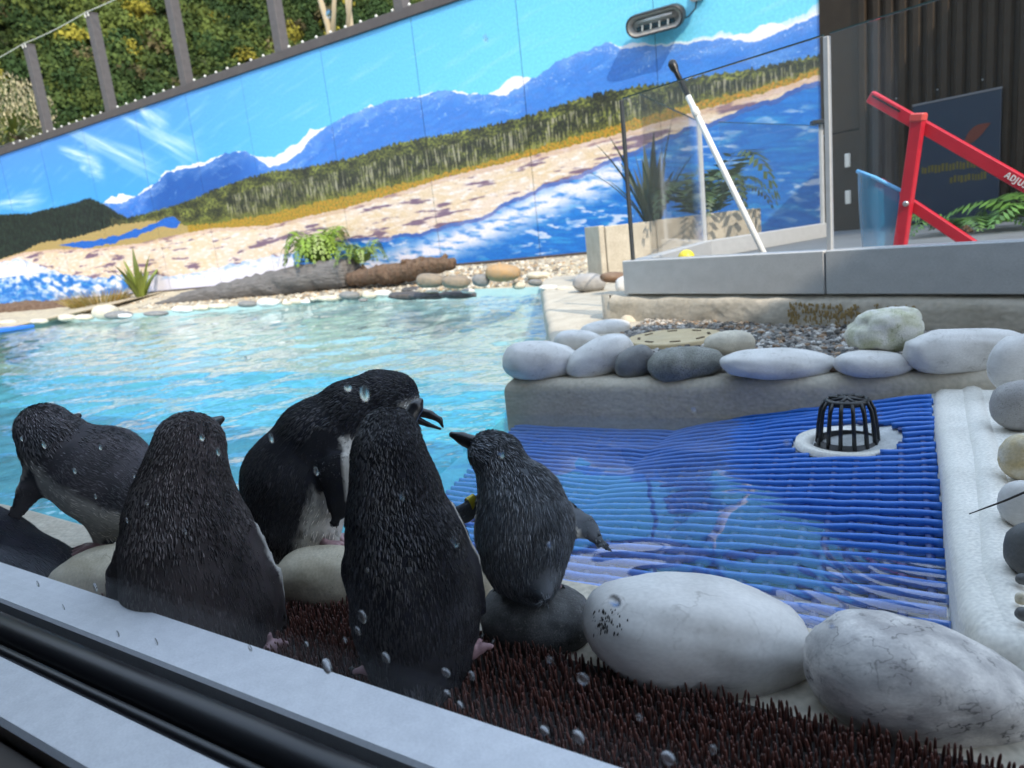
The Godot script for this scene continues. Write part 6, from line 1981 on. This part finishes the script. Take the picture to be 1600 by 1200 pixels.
# ------------------------------------------------------------------ the window the pool is seen through, and its building
func building() -> void:
	var o := thing("viewing_window", "white framed viewing window with black rubber gasket and rain spots", "window", W(0.36, 1.2, 0.0))
	var bx := func(called: String, a0: float, a1: float, y0: float, y1: float, b0: float, b1: float, m: Material, bev: float) -> void:
		var s := newst(false)
		add_box(s, frame(DW, Vector3.UP, W((a0 + a1) / 2, (b0 + b1) / 2, (y0 + y1) / 2) - o.position), Vector3(b1 - b0, y1 - y0, a1 - a0), bev)
		obj(called, s, m, o)
	bx.call("outer_sill", 0.389, 0.463, 0.02, 0.16, -0.7, 3.2, M.frame_white, 0.004)
	bx.call("inner_sill", 0.249, 0.317, 0.0, 0.16, -0.7, 3.2, M.frame_white, 0.005)
	bx.call("gasket_bed", 0.3175, 0.3885, 0.0, 0.138, -0.7, 3.2, M.rubber2, 0.0)
	var gk := newst()
	add_tube(gk, [W(0.357, -0.7, 0.142) - o.position, W(0.357, 3.2, 0.142) - o.position], 0.0235, 20)
	obj("gasket", gk, M.rubber, o)
	var lip := newst()
	add_tube(lip, [W(0.322, -0.7, 0.155) - o.position, W(0.322, 3.2, 0.155) - o.position], 0.0075, 10)
	obj("gasket_lip", lip, M.rubber, o)
	bx.call("jamb", 0.27, 0.46, 0.02, 2.05, -0.78, -0.7, M.frame_white, 0.004)
	bx.call("jamb", 0.27, 0.46, 0.02, 2.05, 3.2, 3.28, M.frame_white, 0.004)
	bx.call("head", 0.27, 0.46, 1.97, 2.05, -0.7, 3.2, M.frame_white, 0.004)
	bx.call("window_pane", 0.371, 0.377, 0.15, 1.97, -0.7, 3.2, M.window_glass, 0.0)
	bx.call("inner_board", 0.02, 0.248, 0.0, 0.14, -1.2, 3.6, M.interior, 0.004)
	# rain on the outside of the glass
	var drop := SphereMesh.new()
	drop.radius = 1.0
	drop.height = 2.0
	drop.radial_segments = 20
	drop.rings = 12
	var wm := mat(Color(1, 1, 1, 0.0), 0.22)
	wm.refraction_enabled = true
	wm.refraction_scale = 0.033
	rng.seed = 88
	for q in DROPS:
		var dm := obj("water_drop", drop, wm)
		var r: float = q.w
		dm.transform = Transform3D(Basis(DW, Vector3.UP, NW).rotated(NW, rng.randf_range(-0.4, 0.4)) * Basis.from_scale(Vector3(r * rng.randf_range(0.8, 1.1), r * rng.randf_range(0.9, 1.35), r * 0.16)), Vector3(q.x, q.y, q.z) + NW * (0.377 - Vector3(q.x, q.y, q.z).dot(NW)))
		tag(dm, "small clear rain drop clinging to the window glass", "water drop", "rain drops on the window glass")
	# building round the window: walls, eave, room
	var h := thing("viewing_building", "plain rendered building with a deep eave that holds the viewing window", "building", W(0.0, 1.0, -0.9))
	var wall := func(called: String, a0: float, a1: float, y0: float, y1: float, b0: float, b1: float, m: Material) -> void:
		var s := newst(false)
		add_box(s, frame(DW, Vector3.UP, W((a0 + a1) / 2, (b0 + b1) / 2, (y0 + y1) / 2) - h.position), Vector3(b1 - b0, y1 - y0, a1 - a0))
		obj(called, s, m, h)
	wall.call("front_wall", 0.25, 0.44, 2.05, ROOF, -6.0, 9.0, M.render_wall)
	wall.call("front_wall", 0.25, 0.44, -0.9, 2.05, -6.0, -0.78, M.render_wall)
	wall.call("front_wall", 0.25, 0.44, -0.9, 2.05, 3.28, 9.0, M.render_wall)
	wall.call("front_wall", 0.25, 0.44, -0.9, 0.0, -0.78, 3.28, M.render_wall)
	wall.call("back_wall", -4.2, -4.0, -0.9, ROOF, -6.0, 9.0, M.dark_room)
	wall.call("side_wall", -4.0, 0.25, -0.9, ROOF, -6.0, -5.8, M.dark_room)
	wall.call("side_wall", -4.0, 0.25, -0.9, ROOF, 8.8, 9.0, M.dark_room)
	wall.call("room_floor", -4.0, 0.25, -0.5, -0.35, -5.8, 8.8, M.dark_room)
	wall.call("ceiling", -4.0, 0.25, 2.6, 2.75, -5.8, 8.8, M.dark_room)
	wall.call("roof", -4.4, EAVE, ROOF, ROOF + 0.18, -7.0, 10.0, M.render_wall)

const EAVE := 0.55
const ROOF := 4.1

# ------------------------------------------------------------------ scene
func _ready() -> void:
	var cam := Camera3D.new()
	cam.name = "camera"
	cam.fov = 56.8
	cam.near = 0.02
	cam.far = 1500.0
	cam.transform = Transform3D(Basis(Vector3(0.99389585, -0.10804703, 0.02229078), Vector3(0.11032244, 0.9733967, -0.20081788), Vector3(0.0, 0.20205123, 0.97937495)).orthonormalized(), Vector3(0, 0.6, 0))
	var at := CameraAttributesPhysical.new()
	at.frustum_focal_length = 22.19
	at.frustum_near = 0.02
	at.frustum_far = 1500.0
	at.frustum_focus_distance = 1.15
	at.exposure_aperture = 5.5
	cam.attributes = at
	add_child(cam)
	cam.current = true
	var env := Environment.new()
	env.background_mode = Environment.BG_SKY
	var sky := Sky.new()
	var sm := ProceduralSkyMaterial.new()
	sm.sky_top_color = Color(0.7, 0.79, 0.9)
	sm.sky_horizon_color = Color(0.97, 0.97, 0.97)
	sm.sky_curve = 0.3
	sm.sky_energy_multiplier = 1.15
	sm.ground_bottom_color = Color(0.25, 0.24, 0.22)
	sm.ground_horizon_color = Color(0.6, 0.65, 0.7)
	sky.sky_material = sm
	env.sky = sky
	env.tonemap_mode = Environment.TONE_MAPPER_LINEAR
	env.tonemap_exposure = 2.05
	env.sdfgi_enabled = true
	env.ssao_enabled = true
	env.ssil_enabled = true
	var we := WorldEnvironment.new()
	we.environment = env
	add_child(we)
	var sun := DirectionalLight3D.new()
	sun.name = "sun"
	sun.light_energy = 0.8
	sun.light_color = Color(1.0, 0.95, 0.87)
	sun.light_angular_distance = 0.5
	sun.shadow_enabled = true
	sun.look_at_from_position(SUN.normalized() * 30.0, Vector3.ZERO)
	add_child(sun)
	materials()
	setting()
	print("setting ", Time.get_ticks_msec())
	building()
	mural()
	print("mural ", Time.get_ticks_msec())
	shed()
	deck()
	blue_mat()
	drain()
	bristles()
	deck_things()
	stones()
	gravel()
	logs()
	print("things ", Time.get_ticks_msec())
	penguins()
	print("penguins ", Time.get_ticks_msec())
